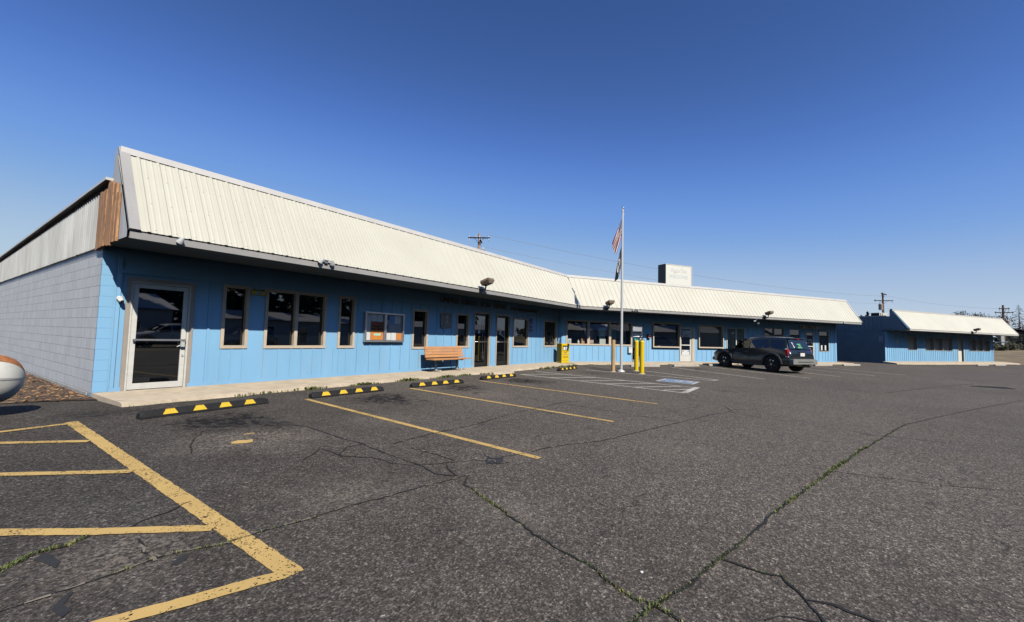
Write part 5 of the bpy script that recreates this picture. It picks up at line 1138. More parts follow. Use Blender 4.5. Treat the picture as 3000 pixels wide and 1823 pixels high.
def suv(label, loc, rz, paint, scale=1.0):
    t = thing('parked_car', label, 'car', loc, rz); t.scale = (scale,) * 3
    mb = MB(); rows = []
    xs = sorted({q[0] for q in ST} | {1.36, .45, -.3, -.95, -1.55}, reverse=True)
    for x in xs:
        h = sect(x); full = [(y, z) for y, z in h] + [(-y, z) for y, z in h[-2:0:-1]]; rows.append([mb.v((x, y, z)) for y, z in full])
    n = len(rows[0])
    for a, b in zip(rows, rows[1:]):
        for k in range(n):
            if k in (7, 12) and a[0].co.x < .61 and b[0].co.x > -.01: continue
            f = mb.bm.faces.new((a[k], a[(k + 1) % n], b[(k + 1) % n], b[k])); f.smooth = True
    mb.bm.faces.new(rows[0][::-1]); mb.bm.faces.new(rows[-1]); body = mb.build('body', M[paint], t)
    def sp(x, tt, side, off=.007, a=7, b=8):
        h = sect(x); p, q = Vector((x, h[a][0], h[a][1])), Vector((x, h[b][0], h[b][1])); r = p.lerp(q, tt); return (x, (r.y + off) * side, r.z)
    for side in (1, -1):
        for poly, gm in (([(.80, .06), (.60, .06), (.3, .06), (-.08, .06), (-.08, .93), (.10, .93), (.32, .93), (.58, .85)], 'carglass_clear'), ([(-.14, .06), (-.82, .06), (-.82, .93), (-.14, .93)], 'carglass'), ([(-.87, .06), (-1.16, .06), (-1.0, .93), (-.87, .93)], 'carglass'), ([(-1.36, .04), (-1.86, .04), (-1.84, .5), (-1.80, .95), (-1.3, .95), (-1.17, .95)], 'carglass')):
            mb = MB(); mb.face([sp(x, tt, side) for x, tt in poly]); mb.build('side_window', M[gm], t)
        mb = MB(); mb.box((-.42, side * .42 - .24, .5), (-.26, side * .42 + .24, 1.22)); mb.box((-.36, side * .42 - .12, 1.24), (-.28, side * .42 + .12, 1.42)); mb.build('seat', M['seatcloth'], t, bevel=.03)
        for xc in (1.36, -1.36):
            mb = MB(); arc = [(xc + .455 * cos(a), .40 + .455 * sin(a)) for a in [pi * i / 18 for i in range(19)]]; w0 = sect(xc)[4][0]
            P = [(x, side * (sect(x)[4][0] + .006), z) for x, z in arc] + [(xc - .455, side * (w0 + .006), .27), (xc + .455, side * (w0 + .006), .27)]
            mb.face(P); mb.build('wheel_well', M['black'], t)
            mb = MB()
            for k in range(18):
                a0, a1 = pi * k / 18, pi * (k + 1) / 18
                for (r0, o0), (r1, o1) in (((.445, .008), (.45, .055)), ((.45, .055), (.53, .045)), ((.53, .045), (.55, .002))):
                    q = lambda r, a, o: (xc + r * cos(a), side * (sect(xc + r * cos(a))[4][0] + o), .40 + r * sin(a) * 1.0)
                    mb.face([q(r0, a0, o0), q(r0, a1, o0), q(r1, a1, o1), q(r1, a0, o1)])
            mb.build('wheel_arch', M['cargrey'], t, smooth=True)
        mb = MB(); 
        for a, b in ((.86, -.88),): mb.box((b, side * .90 - .03, .27), (a, side * .90 + .035, .44))
        mb.build('sill_cladding', M['cargrey'], t, bevel=.01)
        mb = MB(); [mb.box((x - .11, side * .915 - .01, z), (x + .11, side * .915 + .03, z + .035)) for x, z in ((.0, .93), (-.98, .93))]; mb.build('door_handle', M[paint], t, bevel=.008)
        mb = MB()
        for x in (.86, -.11, -1.12):
            for z in range(8): h = sect(x); mb.box((x - .006, side * (h[4][0] - .012), .46 + z * .065), (x + .006, side * (h[4][0] + .0035 - (.012 if z > 6 else 0)), .46 + (z + 1) * .065))
        mb.build('door_gap', M['black'], t)
        mb = MB(); mb.box((.70, side * .98 - .09, 1.06), (.80, side * .98 + .09, 1.20)); mb.box((.73, side * .87 - .06, 1.06), (.78, side * .87 + .08, 1.10)); mb.build('side_mirror', M[paint], t, bevel=.02)
        mb = MB(); mb.tube([(.05, side * .55, 1.70), (.0, side * .55, 1.745), (-1.6, side * .55, 1.745), (-1.68, side * .55, 1.70)], .016, 8); mb.build('roof_rail', M['black_metal'], t)
        mb = MB()      # tail lamp wrapping the rear corner
        for z0, z1, mt in ((.80, 1.10, 'taillight'),):
            P = [(-1.98, side * .905, z1), (-2.02, side * .905, z0)]; 
            mb.face([(-1.99, side * .903, 1.10), (-2.11, side * .886, 1.10), (-2.165, side * .886, .80), (-2.04, side * .903, .80)]); mb.face([(-2.11, side * .886, 1.10), (-2.145, side * .76, 1.10), (-2.225, side * .74, .80), (-2.165, side * .886, .80)])
        mb.build('tail_lamp', M['taillight'], t)
        mb = MB(); mb.face([(-2.045, side * .905, .795), (-2.17, side * .888, .795), (-2.19, side * .884, .74), (-2.06, side * .905, .74)]); mb.face([(-2.17, side * .888, .795), (-2.23, side * .74, .795), (-2.245, side * .74, .74), (-2.19, side * .884, .74)]); mb.face([(-2.05, side * .88, 1.16), (-2.11, side * .86, 1.16), (-2.115, side * .886, 1.11), (-2.0, side * .905, 1.11)]); mb.build('reverse_lamp', M['amber'], t)
        mb = MB(); mb.face([(2.0, side * .875, .86), (2.235, side * .74, .80), (2.26, side * .70, .66), (2.02, side * .885, .70)]); mb.build('headlight', M['lens'], t)
        for xc in (1.36, -1.36):
            wh = MB(); Mx = Matrix.Translation((xc, side * .845, .365)) @ Matrix.Rotation(-side * pi / 2, 4, 'X')
            wh.lathe([(.20, -.11), (.33, -.115), (.365, -.09), (.372, -.03), (.372, .05), (.365, .105), (.335, .125), (.235, .118), (.225, .10)], 28, Mx=Mx); wo = wh.build('wheel', M['tyre'], t)
            rm = MB(); rm.lathe([(.228, .095), (.215, .07), (.06, .085), (.05, .10), (.001, .102)], 20, Mx=Mx)
            for k in range(5):
                a = 2 * pi * k / 5 + .3; rm.box((.05, -.028, .06), (.215, .028, .108), Mx @ Matrix.Rotation(a, 4, 'Z'))
            rm.build('rim', M['rim'], wo)
            cp = MB(); cp.lathe([(.03, .10), (.028, .118), (.001, .12)], 10, Mx=Mx)
            for a in (4.2, 4.9): cp.box((.19, -.02, .09), (.222, .02, .112), Mx @ Matrix.Rotation(a, 4, 'Z'))
            cp.build('hub_cap', M['chrome'], wo)
    mb = MB(); mb.tube([(.28 + .06 * cos(a), .40 + .19 * sin(a), 1.08 + .16 * cos(a)) for a in [2 * pi * i / 16 for i in range(17)]], .016, 6); mb.build('steering_wheel', M['black'], t)
    # windscreen and rear glass
    def top(x, k, yy): h = sect(x); return (x, yy * h[9][0] * 1.12, 0)
    mb = MB(); mb.face([(.90, .74, 1.165), (.90, -.74, 1.165), (.31, -.60, 1.595), (.31, .60, 1.595)]); mb.build('windscreen', M['carglass'], t)
    mb = MB()
    yz = lambda f: (-1.955 - f * .165, 1.60 - f * .49)
    a, b = yz(.0), yz(1.0); mb.face([(a[0] - .01, .60, a[1]), (a[0] - .01, -.60, a[1]), (b[0] - .012, -.735, b[1] + .02), (b[0] - .012, .735, b[1] + .02)]); rg = mb.build('rear_window', M['carglass'], t)
    mb = MB()
    def rgp(u, v, o=.018): x = a[0] + (b[0] - a[0]) * v; z = a[1] + (b[1] + .02 - a[1]) * v; return (x - o, u * (.60 + .135 * v), z)
    for k in range(3): mb.face([rgp(.18 - .10 * (k == 1), .45 + .17 * k), rgp(-.22, .45 + .17 * k), rgp(-.22 - .06 * k, .54 + .17 * k), rgp(.14 - .10 * (k == 1), .54 + .17 * k)])
    mb.build('green_decal', M['green_dec'], rg)
    mb = MB()
    for (u, v) in ((.66, .30), (.60, .42), (.56, .62), (.5, .74)): mb.face([rgp(u + .05, v), rgp(u - .05, v + .02), rgp(u - .04, v + .13), rgp(u + .04, v + .11)])
    mb.build('white_decal', M['paper'], rg)
    mb = MB(); mb.tube([(-2.15, .0, 1.14), (-2.13, .32, 1.18)], .012, 6); mb.build('rear_wiper', M['black'], t)
    mb = MB(); mb.box((-2.02, -.58, 1.60), (-1.84, .58, 1.665)); mb.build('roof_spoiler', M[paint], t, bevel=.02)
    mb = MB(); mb.box((-2.035, -.12, 1.605), (-2.015, .12, 1.63)); mb.build('brake_lamp', M['taillight'], t)
    mb = MB(); mb.box((-2.40, -.86, .42), (-2.19, .86, .64)); mb.box((-2.36, -.80, .64), (-2.22, .80, .665)); mb.build('rear_bumper', M['carsilver'], t, bevel=.035)
    mb = MB(); mb.box((-2.405, -.55, .52), (-2.39, .55, .55)); mb.box((-2.23, -.76, .675), (-2.18, .76, .685)); mb.build('bumper_gap', M['black'], t)
    mb = MB(); mb.box((-2.262, -.72, .70), (-2.235, .72, .72)); mb.build('tailgate_trim', M['chrome'], t)
    mb = MB(); mb.box((-2.245, -.26, .97), (-2.17, .26, 1.01)); mb.build('tailgate_handle', M['black'], t)
    mb = MB(); mb.box((-2.262, -.155, .80), (-2.235, .155, .955)); mb.build('number_plate', M['paper'], t)
    mb = MB(); mb.box((-2.55, -.035, .36), (-2.1, .035, .42)); mb.box((-2.62, -.05, .33), (-2.5, .05, .37)); mb.build('tow_bar', M['black_metal'], t)
    mb = MB(); mb.lathe([(.02, 0), (.02, .04), (.03, .055), (.03, .085), (.001, .10)], 12, o=(-2.57, 0, .37)); mb.build('tow_ball', M['chrome'], t)
    mb = MB(); mb.tube([(-1.6, -.5, .30), (-2.32, -.5, .28)], .03, 10); mb.build('exhaust', M['alu'], t)
    mb = MB(); mb.box((2.0, -.80, .38), (2.30, .80, .56)); mb.build('front_bumper', M[paint], t, bevel=.05)
    mb = MB(); mb.box((2.24, -.45, .60), (2.30, .45, .72)); mb.build('grille', M['black'], t)
    return t
q = fB(10.14, -4.0)
car = suv('dark slate sport utility car parked nose in at the second wing', (q.x, q.y, gz(q.x, q.y)), pi / 2 - TH, 'carpaint', 1.035)

# ------------------------------------------------------------------ tank by the block wall
TX = -1.00
t = thing('storage_tank', 'cream rounded tank with a rusty top band on short legs beside the grey block wall', 'tank', (TX, -1.2, -.12))
def tank_prof(x):   # radius along the axis, elliptical head at the right end
    return .385 * math.sqrt(max(0, 1 - max(0, (x + .42) / .42) ** 2.3))
def tank_part(a0, a1, xs, name, mt, dr=0.0):
    mb = MB(); rows = []
    for x in xs:
        r = tank_prof(x) + dr; rows.append([mb.v((x, -r * cos(a), .56 + r * sin(a))) for a in [a0 + (a1 - a0) * i / 24 for i in range(25)]])
    for p_, q_ in zip(rows, rows[1:]):
        for k in range(24): f = mb.bm.faces.new((p_[k], p_[k + 1], q_[k + 1], q_[k])); f.smooth = True
    return mb.build(name, M[mt], t)
hx = [-2.4, -1.8, -1.2, -.8, -.5, -.42, -.34, -.27, -.2, -.14, -.09, -.05, -.02, -.005, 0]
tank_part(0, 2 * pi, hx, 'tank_shell', 'tank')
tank_part(radians(46), radians(72), hx[4:], 'rust_band', 'rust', .005); tank_part(radians(72), radians(100), hx[4:], 'rust_edge', 'fascia', .004)
tank_part(radians(0), radians(5), hx[3:14], 'seam', 'fascia', .006)
mb = MB(); [mb.box((x, y - .05, 0), (x + .08, y + .05, .28)) for x in (-.75, -2.0) for y in (-.2, .2)]; mb.build('leg', M['steel_post'], t)

# ------------------------------------------------------------------ utility poles, wires
def upole(label, x, y, z0, h, arms, r=.15, wood='polewood', can=None, yaw=0.0, lean=0.0, extra=None):
    t = thing('utility_pole', label, 'utility pole', (x, y, z0), 0, 'timber utility poles'); t.rotation_euler = (0, lean, 0)
    mb = MB(); mb.tube([(0, 0, 0), (0, 0, h)], [r * 1.15, r * .72], 12); mb.build('pole_shaft', M[wood], t)
    for z, ln, a, ins in arms:
        Mx = Matrix.Translation((0, 0, z)) @ Matrix.Rotation(a, 4, 'Z')
        mb = MB(Mx); mb.box((-ln / 2, -.22, -.065), (ln / 2, -.10, .065)); 
        for s in (-1, 1): mb.tube([(s * ln * .22, -.12, -.05), (0, -.13, -.62)], .025, 5)
        arm = mb.build('crossarm', M['armwood'], t)
        mb = MB(Mx)
        for f in ins: mb.lathe([(.03, .06), (.06, .10), (.06, .16), (.035, .22), (.001, .24)], 8, o=(f * ln / 2, -.16, 0))
        mb.build('insulator', M['porcelain'], arm)
        mb = MB(Mx)
        for f in (ins[0], ins[-1]): mb.tube([(f * ln / 2, -.16, -.07), (f * ln / 2 * .98, -.17, -.30)], [.05, .04], 7); mb.tube([(f * ln / 2 * .98, -.17, -.28), (f * ln / 2 * .98, -.17, -.48)], .022, 6)
        mb.build('fuse_cutout', M['porcelain'], arm)
    if can:
        for cz, a, sz in can:
            Mx = Matrix.Translation((0, 0, cz)) @ Matrix.Rotation(a, 4, 'Z')
            mb = MB(Mx); mb.lathe([(.001, 0), (.26 * sz, .0), (.28 * sz, .05), (.28 * sz, .85 * sz), (.30 * sz, .88 * sz), (.24 * sz, .98 * sz), (.001, 1.02 * sz)], 14, o=(.46, 0, 0)); mb.box((.0, -.05, .2), (.3, .05, .28)); mb.box((.0, -.05, .65 * sz), (.3, .05, .72 * sz)); tc = mb.build('transformer', M['transformer'], t)
            mb = MB(Mx); mb.lathe([(.05, .98 * sz), (.06, 1.1 * sz), (.03, 1.25 * sz), (.001, 1.27 * sz)], 8, o=(.40, .1, 0)); mb.lathe([(.05, .98 * sz), (.06, 1.1 * sz), (.03, 1.25 * sz), (.001, 1.27 * sz)], 8, o=(.52, -.1, 0)); mb.build('bushing', M['porcelain'], tc)
    return t
AZ1 = math.atan2(-1.06, .616)
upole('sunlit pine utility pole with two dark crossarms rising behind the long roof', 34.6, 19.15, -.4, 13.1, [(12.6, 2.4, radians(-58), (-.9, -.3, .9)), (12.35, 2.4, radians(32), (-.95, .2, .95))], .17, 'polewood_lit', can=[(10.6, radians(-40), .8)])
upole('utility pole with a rusty transformer can standing behind the rooftop air unit', 100.0, -22.2, .4, 10.65, [(10.35, 2.9, radians(-20), (-.95, -.3, .35, .95)), (9.15, 3.3, radians(-58), (-.9, .55, .93))], .19, 'polewood', can=[(7.45, radians(130), 1.15)])
upole('leaning utility pole with grey transformers beyond the end of the far building', 94.75, -35.6, .3, 7.75, [(7.2, 1.6, radians(-55), (-.9, .9)), (6.6, 2.4, radians(-65), (-.9, .45, .93))], .17, 'polewood', can=[(4.55, radians(-70), .9), (4.6, radians(120), .6)], lean=radians(-1.5))
def wire(label, a, b, sag, r=.012):
    mb = MB(); a, b = Vector(a), Vector(b); pts = [a.lerp(b, i / 24) - Vector((0, 0, sag * 4 * (i / 24) * (1 - i / 24))) for i in range(25)]
    mb.tube(pts, r, 5); return tag(mb.build('overhead_wire', M['wire']), label, 'wire', 'overhead wires')
wire('upper overhead wire running from the sunlit pole behind the flags', (35.1, 18.5, 12.65), (100.2, -22.0, 10.4), 1.2, .02)
wire('lower overhead wire running from the sunlit pole behind the flags', (35.0, 18.6, 11.2), (100.2, -22.0, 9.0), 1.3, .015)
wire('upper overhead wire between the rusty transformer pole and the leaning pole', (100.5, -22.8, 10.5), (95.0, -36.0, 7.5), .5, .012)
wire('lower overhead wire between the rusty transformer pole and the leaning pole', (100.5, -22.8, 8.2), (95.0, -36.0, 6.0), .5, .012)
wire('overhead wire leaving the leaning pole over the dead tree', (95.0, -36.0, 6.2), (118, -60, 7.5), .6, .012)

# ------------------------------------------------------------------ trees and what stands past the far building
def conifer(label, x, y, z, h, w, seed, dead=False, group=None, mt='needle'):
    r = random.Random(seed); t = thing('conifer_tree' if not dead else 'dead_tree', label, 'tree', (x, y, z), 0, group)
    mb = MB(); mb.tube([(0, 0, 0), (r.uniform(-.1, .1), r.uniform(-.1, .1), h * .5), (0, 0, h)], [h * .018 + .05, h * .012 + .03, .02], 8); mb.build('trunk', M['bark' if not dead else 'deadwood'], t)
    bm = bmesh.new(); nb = int(26 + h * 4)
    for i in range(nb):
        f = (i + r.random()) / nb; zz = h * (.12 + .86 * f) if not dead else h * (.22 + .76 * f); ln = w * (1.02 - f) ** .8 * r.uniform(.55, 1.15) + .1; a = i * 2.4 + r.uniform(-.5, .5); u = Vector((cos(a), sin(a), 0)); v = Vector((-u.y, u.x, 0))
        if dead:
            P = [Vector((0, 0, zz)), u * ln * .5 + Vector((0, 0, zz - ln * .06)), u * ln + Vector((0, 0, zz - ln * .28))]
            for p_, q_ in zip(P, P[1:]):
                d = Vector((0, 0, .035)); bm.faces.new([bm.verts.new(k) for k in (p_ + d, p_ - d, q_ - d * .5, q_ + d * .5)]); d = v * .035; bm.faces.new([bm.verts.new(k) for k in (p_ + d, p_ - d, q_ - d * .5, q_ + d * .5)])
            for _ in range(9):
                s = r.uniform(.3, 1); p_ = P[0].lerp(P[1], s * 2) if s < .5 else P[1].lerp(P[2], s * 2 - 1); e = p_ + (v * r.choice((-1, 1)) * r.uniform(.1, .5) + u * r.uniform(0, .3)) * (ln * .45) + Vector((0, 0, -r.uniform(.05, .45)))
                d = Vector((0, 0, .022)); bm.faces.new([bm.verts.new(k) for k in (p_ + d, p_ - d, e)])
        else:
            for _ in range(int(10 + 10 * ln)):
                s = r.uniform(.12, 1); c = u * ln * s + v * r.gauss(0, .13 * ln + .05) + Vector((0, 0, zz - .25 * ln * s + r.gauss(0, .10)))
                sz = r.uniform(.12, .30) * (1 + h * .03); n1 = Vector((r.gauss(0, 1), r.gauss(0, 1), r.gauss(0, .6))).normalized(); n2 = n1.cross(Vector((r.gauss(0, 1), r.gauss(0, 1), 1))).normalized()
                bm.faces.new([bm.verts.new(k) for k in (c + n1 * sz, c + n2 * sz * .45, c - n1 * sz * .8, c - n2 * sz * .45)])
    me = bpy.data.meshes.new('crown'); bm.to_mesh(me); bm.free(); me.materials.append(M['deadwood' if dead else mt]); o = bpy.data.objects.new('crown' if not dead else 'branches', me); C.objects.link(o); o.parent = t
    return t
def bushy(name, label, cat, x, y, z, h, w, seed, mt, trunk=True, n=500, group=None, low=.25):
    r = random.Random(seed); t = thing(name, label, cat, (x, y, z), 0, group)
    mb = MB(); mb.tube([(0, 0, 0), (.05, 0, h * .4), (0, .1, h * .8)], [.02 * h + .03, .015 * h, .02], 7)
    lobes = [(r.uniform(-.5, .5) * w, r.uniform(-.5, .5) * w, h * r.uniform(low, .92)) for _ in range(9)]
    for l in lobes: mb.tube([(0, 0, h * .25), Vector(l) * .8 + Vector((0, 0, h * .05))], .012 * h, 5)
    mb.build('trunk', M['bark'], t)
    bm = bmesh.new()
    for _ in range(n):
        l = Vector(r.choice(lobes)); d = Vector((r.gauss(0, 1), r.gauss(0, 1), r.gauss(0, .8))).normalized() * (r.random() ** .45) * w * .30; c = l + d; c.z = max(.04, c.z)
        sz = r.uniform(.06, .16) * (1 + .06 * h); n1 = Vector((r.gauss(0, 1), r.gauss(0, 1), r.gauss(0, 1))).normalized(); n2 = n1.cross(Vector((r.gauss(0, 1), r.gauss(0, 1), 1))).normalized()
        bm.faces.new([bm.verts.new(k) for k in (c + n1 * sz, c + n2 * sz * .5, c - n1 * sz, c - n2 * sz * .5)])
    me = bpy.data.meshes.new('crown'); bm.to_mesh(me); bm.free(); me.materials.append(M[mt]); o = bpy.data.objects.new('crown', me); C.objects.link(o); o.parent = t; return t
conifer('taller of the two far conifers seen in the gap between the buildings', 191.5, -28.0, .5, 13.0, 2.6, 1, mt='needle')
conifer('shorter dark conifer left of the taller one in the gap between the buildings', 190.0, -26.2, .5, 11.6, 2.4, 2, mt='needle')
conifer('bare dead conifer with drooping branches past the end of the far building', 109.7, -41.3, .9, 8.3, 2.6, 3, dead=True)
bushy('pine_tree', 'wide topped pine rising behind the far roof', 'tree', 154.5, -44.6, .5, 10.5, 4.2, 4, 'needle2', n=700, low=.78)
bushy('pine_tree', 'smaller round pine behind the far roof near its right end', 'tree', 157.5, -48.4, .5, 9.6, 2.6, 5, 'needle2', n=500, low=.8)
bushy('pine_tree', 'dark pine top just left of the leaning pole', 'tree', 137.2, -45.9, .5, 8.8, 2.8, 6, 'needle', n=500, low=.7)
for i, (px_, py_, h_, w_, sd, lb) in enumerate(((112, -43.0, 4.2, 4.6, 11, 'dense dark shrub tree behind the white star'), (116, -47.0, 4.6, 5.0, 12, 'dark leafy tree behind the pale leaning pole base'), (121, -52.5, 4.4, 5.2, 13, 'dark leafy tree behind the dead conifer'), (126, -58.0, 4.8, 5.6, 14, 'dark leafy tree right of the dead conifer'), (118, -42.8, 3.8, 4.4, 15, 'dusky tree just beyond the corner of the far building'), (131, -65, 5.0, 6, 16, 'dark tree at the far right edge of the field'))):
    bushy('leafy_tree', lb, 'tree', px_, py_, .9, h_, w_, sd, 'needle2' if i % 2 else 'needle', n=2600, low=.12, group='dark trees across the field')
for i, (px_, py_, h_, w_, lb) in enumerate(((88.5, -33.2, .75, 1.5, 'low sage bush below the white star'), (90.0, -34.6, .9, 1.6, 'low sage bush left of the pale pole base'), (93.0, -36.8, .8, 1.5, 'low sage bush right of the pale pole base'), (95.5, -38.8, .9, 1.8, 'low sage bush in front of the white truck bed'), (97.5, -41.2, .8, 1.8, 'low sage bush at the right edge under the dark canopy'))):
    bushy('sage_bush', lb, 'bush', px_, py_, bank_z(px_, py_) - .02, h_, w_, 30 + i, 'bushleaf', n=700, low=.15, group='sage bushes on the bank')
bm = bmesh.new(); rt = random.Random(77)
for i in range(5200):
    a_ = radians(rt.uniform(97.0, 116)); d_ = rt.uniform(128, 150); hh = 3.4 + 1.2 * noise.noise(Vector((a_ * 40, 0, 0))) + .5 * noise.noise(Vector((a_ * 160, 0, 0)))
    c = Vector((-2.2 + d_ * sin(a_), -11 + d_ * cos(a_), .8 + hh * rt.random() ** .8)); s_ = rt.uniform(.25, .6)
    n1 = Vector((rt.gauss(0, 1), rt.gauss(0, 1), rt.gauss(0, 1))).normalized(); n2 = n1.cross(Vector((rt.gauss(0, 1), rt.gauss(0, 1), 1))).normalized()
    bm.faces.new([bm.verts.new(k) for k in (c + n1 * s_, c + n2 * s_ * .6, c - n1 * s_, c - n2 * s_ * .6)])
me = bpy.data.meshes.new('woods'); bm.to_mesh(me); bm.free(); me.materials.append(M['needle2']); o = bpy.data.objects.new('distant_woods', me); C.objects.link(o); tag(o, 'grey green woods across the field past the far building', 'trees', kind='stuff')
t = thing('star_ornament', 'white star on a white cross post standing in the field', 'ornament', (97.9, -36.15, .9))
mb = MB(); mb.box((-.06, -.06, 0), (.06, .06, 2.3)); mb.box((-.06, -.75, 1.45), (.06, .6, 1.55), Matrix.Rotation(radians(-20), 4, 'Z')); mb.box((-.06, -.4, .8), (.06, .4, .88), Matrix.Rotation(radians(-20), 4, 'Z')); mb.build('cross_post', M['white'], t)
mb = MB(Matrix.Rotation(radians(70), 4, 'Z') @ Matrix.Translation((-.35, 0, 1.55))); mb.prism([((.42 if k % 2 == 0 else .18) * sin(k * pi / 5), (.42 if k % 2 == 0 else .18) * cos(k * pi / 5)) for k in range(10)], -.04, .04); mb.build('star', M['white'], t)
t = thing('marker_post', 'pale painted marker post leaning at the foot of the leaning pole', 'post', (94.2, -35.35, .85)); t.rotation_euler = (0, radians(3), 0)
mb = MB(); mb.box((-.16, -.16, -.3), (.16, .16, 2.75)); mb.build('post_body', M['acmetal'], t); mb = MB(); mb.box((-.175, -.175, 1.45), (.175, .175, 1.52)); mb.build('strap', M['black'], t)
t = thing('truck_bed', 'white truck bed parked low behind the sage bushes', 'truck', (116.5, -42.5, 1.1), radians(-40))
mb = MB(); mb.box((-1.6, -.9, .35), (1.6, .9, 1.0)); mb.build('bed', M['carwhite'], t, bevel=.05)
for x in (-1.0, 1.0):
    mb = MB(); mb.lathe([(.2, -.95), (.36, -.95), (.36, -.75), (.2, -.75)], 14, o=(0, 0, 0), Mx=Matrix.Translation((x, 0, .1)) @ Matrix.Rotation(pi / 2, 4, 'X') @ Matrix.Translation((0, 0, 1.7))); mb.build('wheel', M['tyre'], t)
t = thing('canopy', 'dark flat canopy on posts at the right edge behind the dead conifer', 'canopy', (104.2, -41.8, .9), radians(-55))
mb = MB(); mb.box((-4, -2.2, 2.95), (4, 2.2, 3.3)); mb.face([(-4.2, -2.4, 3.3), (4.2, -2.4, 3.3), (3.6, 0, 3.75), (-3.6, 0, 3.75)]); mb.face([(-4.2, 2.4, 3.3), (4.2, 2.4, 3.3), (3.6, 0, 3.75), (-3.6, 0, 3.75)]); mb.build('roof', M['armwood'], t)
for x in (-3.6, 3.6):
    for y in (-1.9, 1.9): mb = MB(); mb.box((x - .1, y - .1, 0), (x + .1, y + .1, 2.95)); mb.build('post', M['armwood'], t)

# ------------------------------------------------------------------ across the street (seen mirrored in the glass)
sheet('grass_verge_terrain', axis(-60, 150, 0, 1, 5, 5), [-27.2, -28, -30, -34, -38, -44, -60], lambda x, y: -.33 + (.05 if y < -27.5 else -.02), M['drygrass'])
def plain_house(name, label, x, y, w, d, h, rise, wins, roof_m):
    t = thing(name, label, 'building', (x, y, -.3))
    mb = MB(); holes = [(a, b, c, e) for a, b, c, e in wins]; 
    W2 = MB(Matrix.Rotation(pi, 4, 'Z')); W2.bm.free(); W2.bm = bmesh.new()
    wall_sheet(W2, -w / 2, w / 2, 0, h, holes, y=-d / 2); W2.face([(-w / 2, -d / 2, 0), (-w / 2, d / 2, 0), (-w / 2, d / 2, h), (-w / 2, 0, h + rise), (-w / 2, -d / 2, h)]); W2.face([(w / 2, -d / 2, 0), (w / 2, d / 2, 0), (w / 2, d / 2, h), (w / 2, 0, h + rise), (w / 2, -d / 2, h)]); W2.face([(-w / 2, d / 2, 0), (w / 2, d / 2, 0), (w / 2, d / 2, h), (-w / 2, d / 2, h)])
    W2.build('wall', M['white_wall'], t); mb.bm.free()
    for a, b, c, e in wins:
        mb = MB(Matrix.Rotation(pi, 4, 'Z')); f = .06
        mb.box((a, -d / 2 - .02, c), (a + f, -d / 2 + .05, e)); mb.box((b - f, -d / 2 - .02, c), (b, -d / 2 + .05, e)); mb.box((a + f, -d / 2 - .02, c), (b - f, -d / 2 + .05, c + f)); mb.box((a + f, -d / 2 - .02, e - f), (b - f, -d / 2 + .05, e)); wn = mb.build('window', M['white'], t)
        mb = MB(Matrix.Rotation(pi, 4, 'Z')); mb.face([(a + f, -d / 2 + .04, c + f), (b - f, -d / 2 + .04, c + f), (b - f, -d / 2 + .04, e - f), (a + f, -d / 2 + .04, e - f)]); mb.build('pane', M['glass'], wn)
    mb = MB()
    for s in (-1, 1):
        n = int(w / .6); 
        mb.face([(-w / 2 - .4, s * (d / 2 + .5), h - .12), (w / 2 + .4, s * (d / 2 + .5), h - .12), (w / 2 + .4, 0, h + rise + .06), (-w / 2 - .4, 0, h + rise + .06)])
        for i in range(n + 1):
            x_ = -w / 2 - .35 + i * .6; k = .045
            mb.face([(x_, s * (d / 2 + .5), h - .12 + k), (x_ + .05, s * (d / 2 + .5), h - .12 + k), (x_ + .05, 0, h + rise + .06 + k), (x_, 0, h + rise + .06 + k)])
    mb.build('roof', M[roof_m], t); return t
plain_house('warehouse', 'white shed with a bright metal roof across the street, mirrored in the glass door', 5.8, -50, 17, 14, 3.6, 1.7, [(-6, -4.6, 1, 2.2), (3, 4.4, 1, 2.2)], 'tinroof')
plain_house('low_house', 'low white house with dark windows across the street, mirrored in the double window', 27.0, -44, 21, 9, 2.9, .9, [(-8, -6.5, .9, 2.1), (-3, -1.5, .9, 2.1), (0, 1, .1, 2.1), (4, 6, .9, 2.1)], 'fascia_far')
plain_house('low_house', 'long white house far along the street, mirrored in the post office doors', 62.0, -50, 30, 9, 3.0, 1.0, [(-8, -6.5, .9, 2.1), (-2, 0, .9, 2.1), (4, 6, .9, 2.1)], 'fascia_far')
c2 = suv('white sport utility car parked on the verge across the street, mirrored in the glass door', (10.4, -31.5, -.30), radians(176), 'carwhite', 1.12)
c3 = copy_tree(car); c3.location = (10.6, -18.5, gz(10.6, -18.5)); c3.rotation_euler = (0, 0, radians(150)); c3['label'] = 'dark car standing behind the photographer, mirrored in the first window'
bm = bmesh.new(); rt = random.Random(5)  # unseen wood known from its reflection, grown taller and denser to block sky light
for i in range(170):
    x = -70 + i * 1.5 + rt.uniform(-1, 1); y = -56 - max(0, x - 15) * .5 - rt.uniform(0, 14); h = rt.uniform(20, 31); w = rt.uniform(3.2, 4.8)
    for j in range(260):
        f = rt.random() ** .8; z = h * (.03 + .97 * f); r = w * (1.03 - f) ** .8 * (rt.random() ** .5); a = rt.uniform(0, 2 * pi); c = Vector((x + r * cos(a), y + r * sin(a), z - .4)); s_ = rt.uniform(.6, 1.35)
        n1 = Vector((rt.gauss(0, 1), rt.gauss(0, 1), rt.gauss(0, .5))).normalized(); n2 = n1.cross(Vector((rt.gauss(0, 1), rt.gauss(0, 1), 1))).normalized()
        bm.faces.new([bm.verts.new(k) for k in (c + n1 * s_, c + n2 * s_ * .6, c - n1 * s_, c - n2 * s_ * .6)])
me = bpy.data.meshes.new('treeline'); bm.to_mesh(me); bm.free(); me.materials.append(M['needle']); o = bpy.data.objects.new('conifer_forest', me); C.objects.link(o); tag(o, 'dark conifer wood across the street, mirrored in the windows', 'trees', kind='stuff')

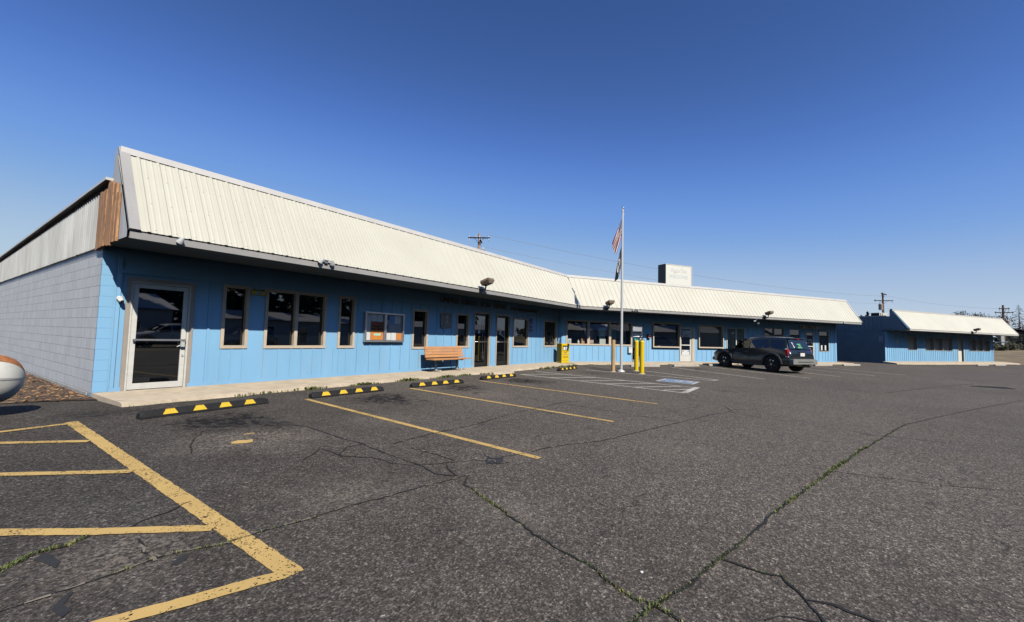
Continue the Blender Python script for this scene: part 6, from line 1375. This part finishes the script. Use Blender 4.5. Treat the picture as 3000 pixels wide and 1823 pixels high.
# ------------------------------------------------------------------ sky, sun, camera
w = bpy.data.worlds.new('World'); sc.world = w; w.use_nodes = True; nt = w.node_tree
bg = nt.nodes['Background']; sky = nt.nodes.new('ShaderNodeTexSky'); sky.sky_type = 'NISHITA'; sky.sun_disc = False
SKY_R = ((0, 0), (.0775, .042), (.175, .165), (.375, .42), (1, .62)); SKY_G = ((0, 0), (.144, .104), (.319, .340), (.5875, .56), (1, .68)); SKY_B = ((0, 0), (.294, .31), (.5875, .75), (.8, .76), (1, .76))
EL = math.asin(SUN.z); AZ = math.atan2(SUN.x, SUN.y)
sky.sun_elevation = EL; sky.sun_rotation = AZ; sky.altitude = 1300; sky.air_density = 1.0; sky.dust_density = .2; sky.ozone_density = 4.0
k1 = N(nt, 'ShaderNodeVectorMath', operation='SCALE'); k1.inputs['Scale'].default_value = 1 / 8; L(nt, sky.outputs[0], k1.inputs[0])
cv = nt.nodes.new('ShaderNodeRGBCurve'); cm = cv.mapping; cm.use_clip = False; cm.extend = 'HORIZONTAL'
for ci, P in enumerate((SKY_R, SKY_G, SKY_B)):
    c_ = cm.curves[ci]
    while len(c_.points) < len(P): c_.points.new(.5, .5)
    for p_, (x_, y_) in zip(c_.points, P): p_.location = (x_, y_); p_.handle_type = 'AUTO_CLAMPED'
cm.update(); L(nt, k1.outputs[0], cv.inputs['Color'])
k2 = N(nt, 'ShaderNodeVectorMath', operation='SCALE'); k2.inputs['Scale'].default_value = 16; L(nt, cv.outputs[0], k2.inputs[0]); L(nt, k2.outputs[0], bg.inputs[0]); bg.inputs[1].default_value = .06
sl = bpy.data.lights.new('sun', 'SUN'); sl.energy = 5.0; sl.angle = radians(.5); sl.color = (1.0, .955, .87)
so = bpy.data.objects.new('sun', sl); C.objects.link(so); so.rotation_euler = SUN.to_track_quat('Z', 'Y').to_euler(); so.location = (-20, -40, 40)
cam = bpy.data.cameras.new('camera'); co = bpy.data.objects.new('camera', cam); C.objects.link(co); sc.camera = co
cam.sensor_width = 36; cam.lens = 1257.66 / 3000 * 36; cam.clip_start = .05; cam.clip_end = 3000
yaw, pitch, roll = .96472, .06037, .02557
F = Vector((sin(yaw) * cos(pitch), cos(yaw) * cos(pitch), sin(pitch))); r0 = Vector((cos(yaw), -sin(yaw), 0)); u0 = r0.cross(F)
rr = cos(roll) * r0 + sin(roll) * u0; uu = -sin(roll) * r0 + cos(roll) * u0
co.matrix_world = Matrix(((rr.x, uu.x, -F.x, -2.223), (rr.y, uu.y, -F.y, -11.0896), (rr.z, uu.z, -F.z, 1.2498), (0, 0, 0, 1)))
sc.render.resolution_x = 1024; sc.render.resolution_y = 622
sc.view_settings.view_transform = 'Standard'; sc.view_settings.look = 'None'; sc.view_settings.exposure = 0.0; sc.view_settings.gamma = 1
sc.cycles.max_bounces = 8; sc.cycles.diffuse_bounces = 0; sc.cycles.transparent_max_bounces = 12
